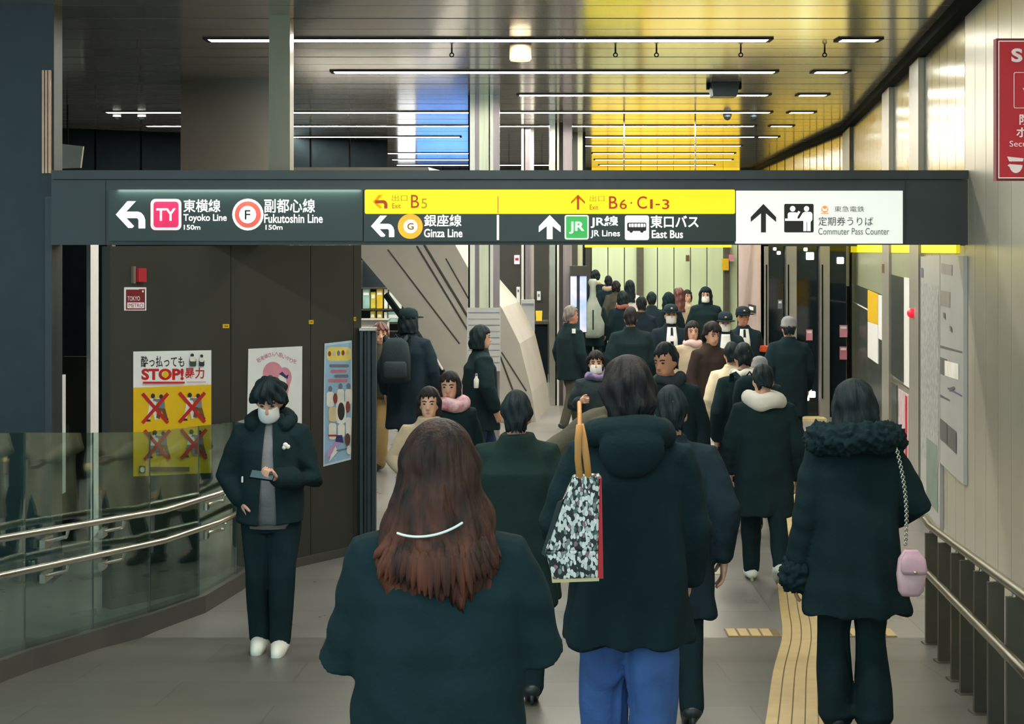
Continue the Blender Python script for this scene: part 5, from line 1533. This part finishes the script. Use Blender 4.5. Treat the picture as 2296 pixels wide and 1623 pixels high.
p26 = person('child-sized person with a white mask and a striped scarf, left of the tote carrier', 1336, 13.8, 1.50, turn=178, coat=K_char, hair='shortw', hairm=H_dark, mask=True, face=True, scarf=K_teal, cw=.215, arms={1: ((.26, .02, 1.10), (.17, .22, 1.20)), -1: ((-.25, 0, 1.09), (-.25, .1, .86))})
person('woman with a pinkish scarf over a beige coat, walking towards the camera', 1553, 17.0, 1.60, turn=180, coat=K_beige, hair='bob', hairm=H_dark, face=True, scarf=mat('scarf_pale_pink', (214, 180, 176), .8), cw=.22)
person('man in a dark brown open coat, head turned down, right of the beige coat', 1594, 15.6, 1.68, turn=200, coat=K_brown, hair='shortw', hairm=H_dark, face=True, pitch=14, cw=.225, hem=.45)
person('person in a cream jacket, half hidden behind the black backpack', 1640, 14.2, 1.56, coat=K_cream, hair='short', hairm=H_black)
person('man in a grey knit cap and dark coat walking towards the kiosk doors', 1768, 16.5, 1.69, coat=K_black2, cw=.225, hem=.55, puff=1.08, hair='short', hat='beanie')
p31 = person('tall person in a black cap with a dark backpack at the foot of the stair', 916, 15.5, 1.83, turn=-18, coat=K_dnavy, hem=.5, cw=.225, hair='bob', hat='cap', puff=1.1)
backpack('dark grey backpack on the tall person at the foot of the stair', X(893, 15.5), 15.14, 1.05, 1.1, K_char)
person('person with reddish hair, olive jacket and khaki trousers beside the folded gate', 853, 16.0, 1.64, turn=150, coat=K_olive, hem=.85, legs=K_khaki, leg_r=1.2, hair='shortw', hairm=H_red, face=True, yaw=40)
person('dark-haired woman in a beige trench coat walking towards the camera behind the auburn hair', 962, 10.4, 1.51, turn=178, coat=K_beige, hem=.5, hair='long', hairm=H_dark, face=True, cw=.235, hw=.26, collar=1.2, arms={-1: ((-.30, .0, 1.12), (-.16, .2, 1.02)), 1: ((.30, .0, 1.12), (.16, .2, 1.02))})
person('woman with a pink and white scarf, right of the beige trench coat', 1008, 11.2, 1.55, turn=188, coat=K_black2, hair='bob', hairm=H_dark, face=True, scarf=K_pinks, yaw=-15)
p35 = person('person with a black bob and blue jeans standing side-on before the front column', 1078, 14.8, 1.69, turn=-78, coat=K_black, hem=.62, cw=.20, puff=1.25, hair='bob', hairm=H_black, legs=K_djeans, face=True)
bo = MB().loft([(.0, .022, .02), (.01, .026, .024), (.085, .026, .024), (.11, .013, .013), (.125, .013, .013)], 16).build('water_bottle', M_pwhite, None, smooth=True, loc=(X(1068, 14.5), 14.5, 1.06)); tag(bo, 'small pale bottle at the pocket of the person with the black bob', 'bottle')
MB().tube([(0, 0, .122), (0, 0, .14)], .014, 12, M_pgrey).build('bottle_cap', None, bo)
person('person in an olive jacket bending forward behind the man in the dark green coat', 1258, 11.6, 1.60, turn=-80, coat=K_olive, lean=52, pitch=20, hair='short', hem=.8, legs=K_black, arms={-1: ((-.24, .18, 1.12), (-.15, .42, 1.2)), 1: ((.30, -.10, 1.18), (.2, .2, 1.05))})

for o in list(bpy.data.objects):
    drop(o)

# ------------------------------------------------------------------ tote bag
def tote_mat():
    m = bpy.data.materials.new('tote_pebble_print')
    m.use_nodes = True
    nt = m.node_tree
    b = nt.nodes['Principled BSDF']
    tc = nt.nodes.new('ShaderNodeTexCoord')
    mp = nt.nodes.new('ShaderNodeMapping'); mp.inputs['Scale'].default_value = (1, .6, .62)
    nt.links.new(tc.outputs['Object'], mp.inputs['Vector'])
    v = nt.nodes.new('ShaderNodeTexVoronoi'); v.inputs['Scale'].default_value = 100
    nt.links.new(mp.outputs['Vector'], v.inputs['Vector'])
    bw = nt.nodes.new('ShaderNodeSeparateColor')
    nt.links.new(v.outputs['Color'], bw.inputs['Color'])
    cr = nt.nodes.new('ShaderNodeValToRGB'); cr.color_ramp.interpolation = 'CONSTANT'
    for pos, c in ((0, (30, 30, 30)), (.20, (225, 222, 214)), (.46, (130, 138, 130)), (.58, (240, 238, 230)), (.80, (74, 102, 90)), (.87, (200, 200, 198)), (.95, (150, 110, 120))):
        e = cr.color_ramp.elements.new(pos) if pos else cr.color_ramp.elements[0]
        e.color = (*lin(c), 1)
    cr.color_ramp.elements[-1].color = (*lin((230, 228, 220)), 1)
    nt.links.new(bw.outputs[0], cr.inputs['Fac'])
    d = nt.nodes.new('ShaderNodeMath'); d.operation = 'LESS_THAN'; d.inputs[1].default_value = .66
    v2 = nt.nodes.new('ShaderNodeTexVoronoi'); v2.inputs['Scale'].default_value = 100; v2.feature = 'F1'
    nt.links.new(mp.outputs['Vector'], v2.inputs['Vector'])
    nt.links.new(v2.outputs['Distance'], d.inputs[0])
    mx = nt.nodes.new('ShaderNodeMix'); mx.data_type = 'RGBA'; mx.inputs[6].default_value = (*lin((40, 42, 42)), 1)
    nt.links.new(d.outputs[0], mx.inputs['Factor']); nt.links.new(cr.outputs['Color'], mx.inputs[7])
    nt.links.new(mx.outputs[2], b.inputs['Base Color'])
    b.inputs['Roughness'].default_value = .35
    b.inputs['Coat Weight'].default_value = .3
    return m
M_tote = tote_mat()
M_leather = mat('tan_leather', (186, 128, 62), .5, var=.08)
yt = 4.93
t = thing('tote_bag', 'black and white pebble-print tote bag with a red side and tan straps', 'tote bag', (X(1288, yt), yt, Z(1300, yt)))
P = lambda px, py, d=0: (X(px, yt), yt + d, Z(py, yt))
MB().hexa([P(1240, 1300), P(1342, 1296), P(1342, 1296, .10), P(1240, 1300, .10)], [P(1222, 1235), P(1342, 1235), P(1342, 1235, .12), P(1222, 1235, .12)], M_tote) \
    .hexa([P(1222, 1235), P(1342, 1235), P(1342, 1235, .12), P(1222, 1235, .12)], [P(1286, 1068), P(1346, 1065), P(1346, 1065, .05), P(1286, 1068, .05)], M_tote).build('bag_body', None, t, bevel=.006)
MB().hexa([P(1341, 1297, -.002), P(1353, 1297, .0), P(1353, 1297, .13), P(1341, 1297, .13)], [P(1345, 1072, -.002), P(1349, 1072, 0), P(1349, 1072, .06), P(1345, 1072, .06)], M_red).build('side_panel', None, t)
MB().hexa([P(1238, 1306, -.004), P(1343, 1302, -.004), P(1343, 1302, .105), P(1238, 1306, .105)], [P(1238, 1299, -.004), P(1343, 1295, -.004), P(1343, 1295, .105), P(1238, 1299, .105)], M_ptan).build('base_trim', None, t)
for pts in ([(1300, 955, .02), (1296, 985, .0), (1296, 1030, .0), (1301, 1076, .005)], [(1303, 955, .04), (1309, 985, .01), (1315, 1030, .0), (1320, 1074, .005)]):
    MB().tube([P(a, b, d) for a, b, d in pts], [(.012, .005)] * 4, 10, M_leather, ref=(0, 1, .01)).build('strap', None, t, smooth=True)
MB().tube([P(1300, 958, .02), P(1302, 935, .08), P(1305, 918, .2)], .008, 8, M_leather).build('strap', None, t)
MB().hexa([P(1214, 1245, .03), P(1250, 1130, .03), P(1253, 1130, .05), P(1218, 1248, .05)], [P(1222, 1300 - 52, -.002), P(1262, 1120, -.002), P(1266, 1120, .02), P(1240, 1262, .02)], K_char).build('side_fold', None, t)

# ------------------------------------------------------------------ small pink bag on a chain
yb = 6.36
Pb = lambda px, py, d=0: (X(px, yb), yb + d, Z(py, yb))
M_pbag = mat('pink_leather', (216, 180, 190), .4, var=.06)
t = thing('shoulder_bag', 'small pink bag on a silver chain, worn by the woman in the fur-trimmed coat', 'handbag', Pb(2043, 1335))
cx_, zc0, zc1 = X(2043, yb), Z(1335, yb), Z(1232, yb)
hh = zc1 - zc0
MB().loft([(zc0, .040, .022, yb, cx_ - .004), (zc0 + .02, .055, .035, yb, cx_ - .002), (zc0 + hh * .45, .064, .045, yb, cx_), (zc0 + hh * .8, .056, .038, yb, cx_), (zc1, .030, .018, yb, cx_)], 24, pw=2.6).build('bag_body', M_pbag, t, smooth=True)
fq = MB().loft([(zc0 + hh * .50, .050, .012, yb - .040, cx_ + .004), (zc0 + hh * .58, .060, .012, yb - .040, cx_ + .002), (zc0 + hh * .82, .055, .014, yb - .034, cx_), (zc1 - .004, .030, .012, yb - .016, cx_)], 20, pw=2.4).build('flap', mat('pink_leather_deep', (198, 158, 172), .4), t, smooth=True)
MB().ball((cx_ + .004, yb - .054, zc0 + hh * .56), (.010, .006, .008), 10, 6, M_steel).build('clasp', None, t, smooth=True)
pa, pb_ = Vector(Pb(2008, 1004, -.02)), Vector(Pb(2030, 1222, -.0))
ch = MB()
nl = 40
for i in range(nl):
    u = (i + .5) / nl
    p = pa.lerp(pb_, u) + Vector((.012 * math.sin(math.pi * u), -.03 * math.sin(math.pi * u), 0))
    L_ = (pb_ - pa).length / nl * .72
    ax = Vector((1, 0, 0)) if i % 2 else Vector((.2, 1, 0)).normalized()
    ch.tube([p + ax * (.0075 * math.cos(a)) + Vector((0, 0, L_ * math.sin(a))) for a in np.linspace(0, 2 * math.pi, 10, endpoint=False)], .0026, 5, M_steel, closed=True)
ch.build('chain', None, t)
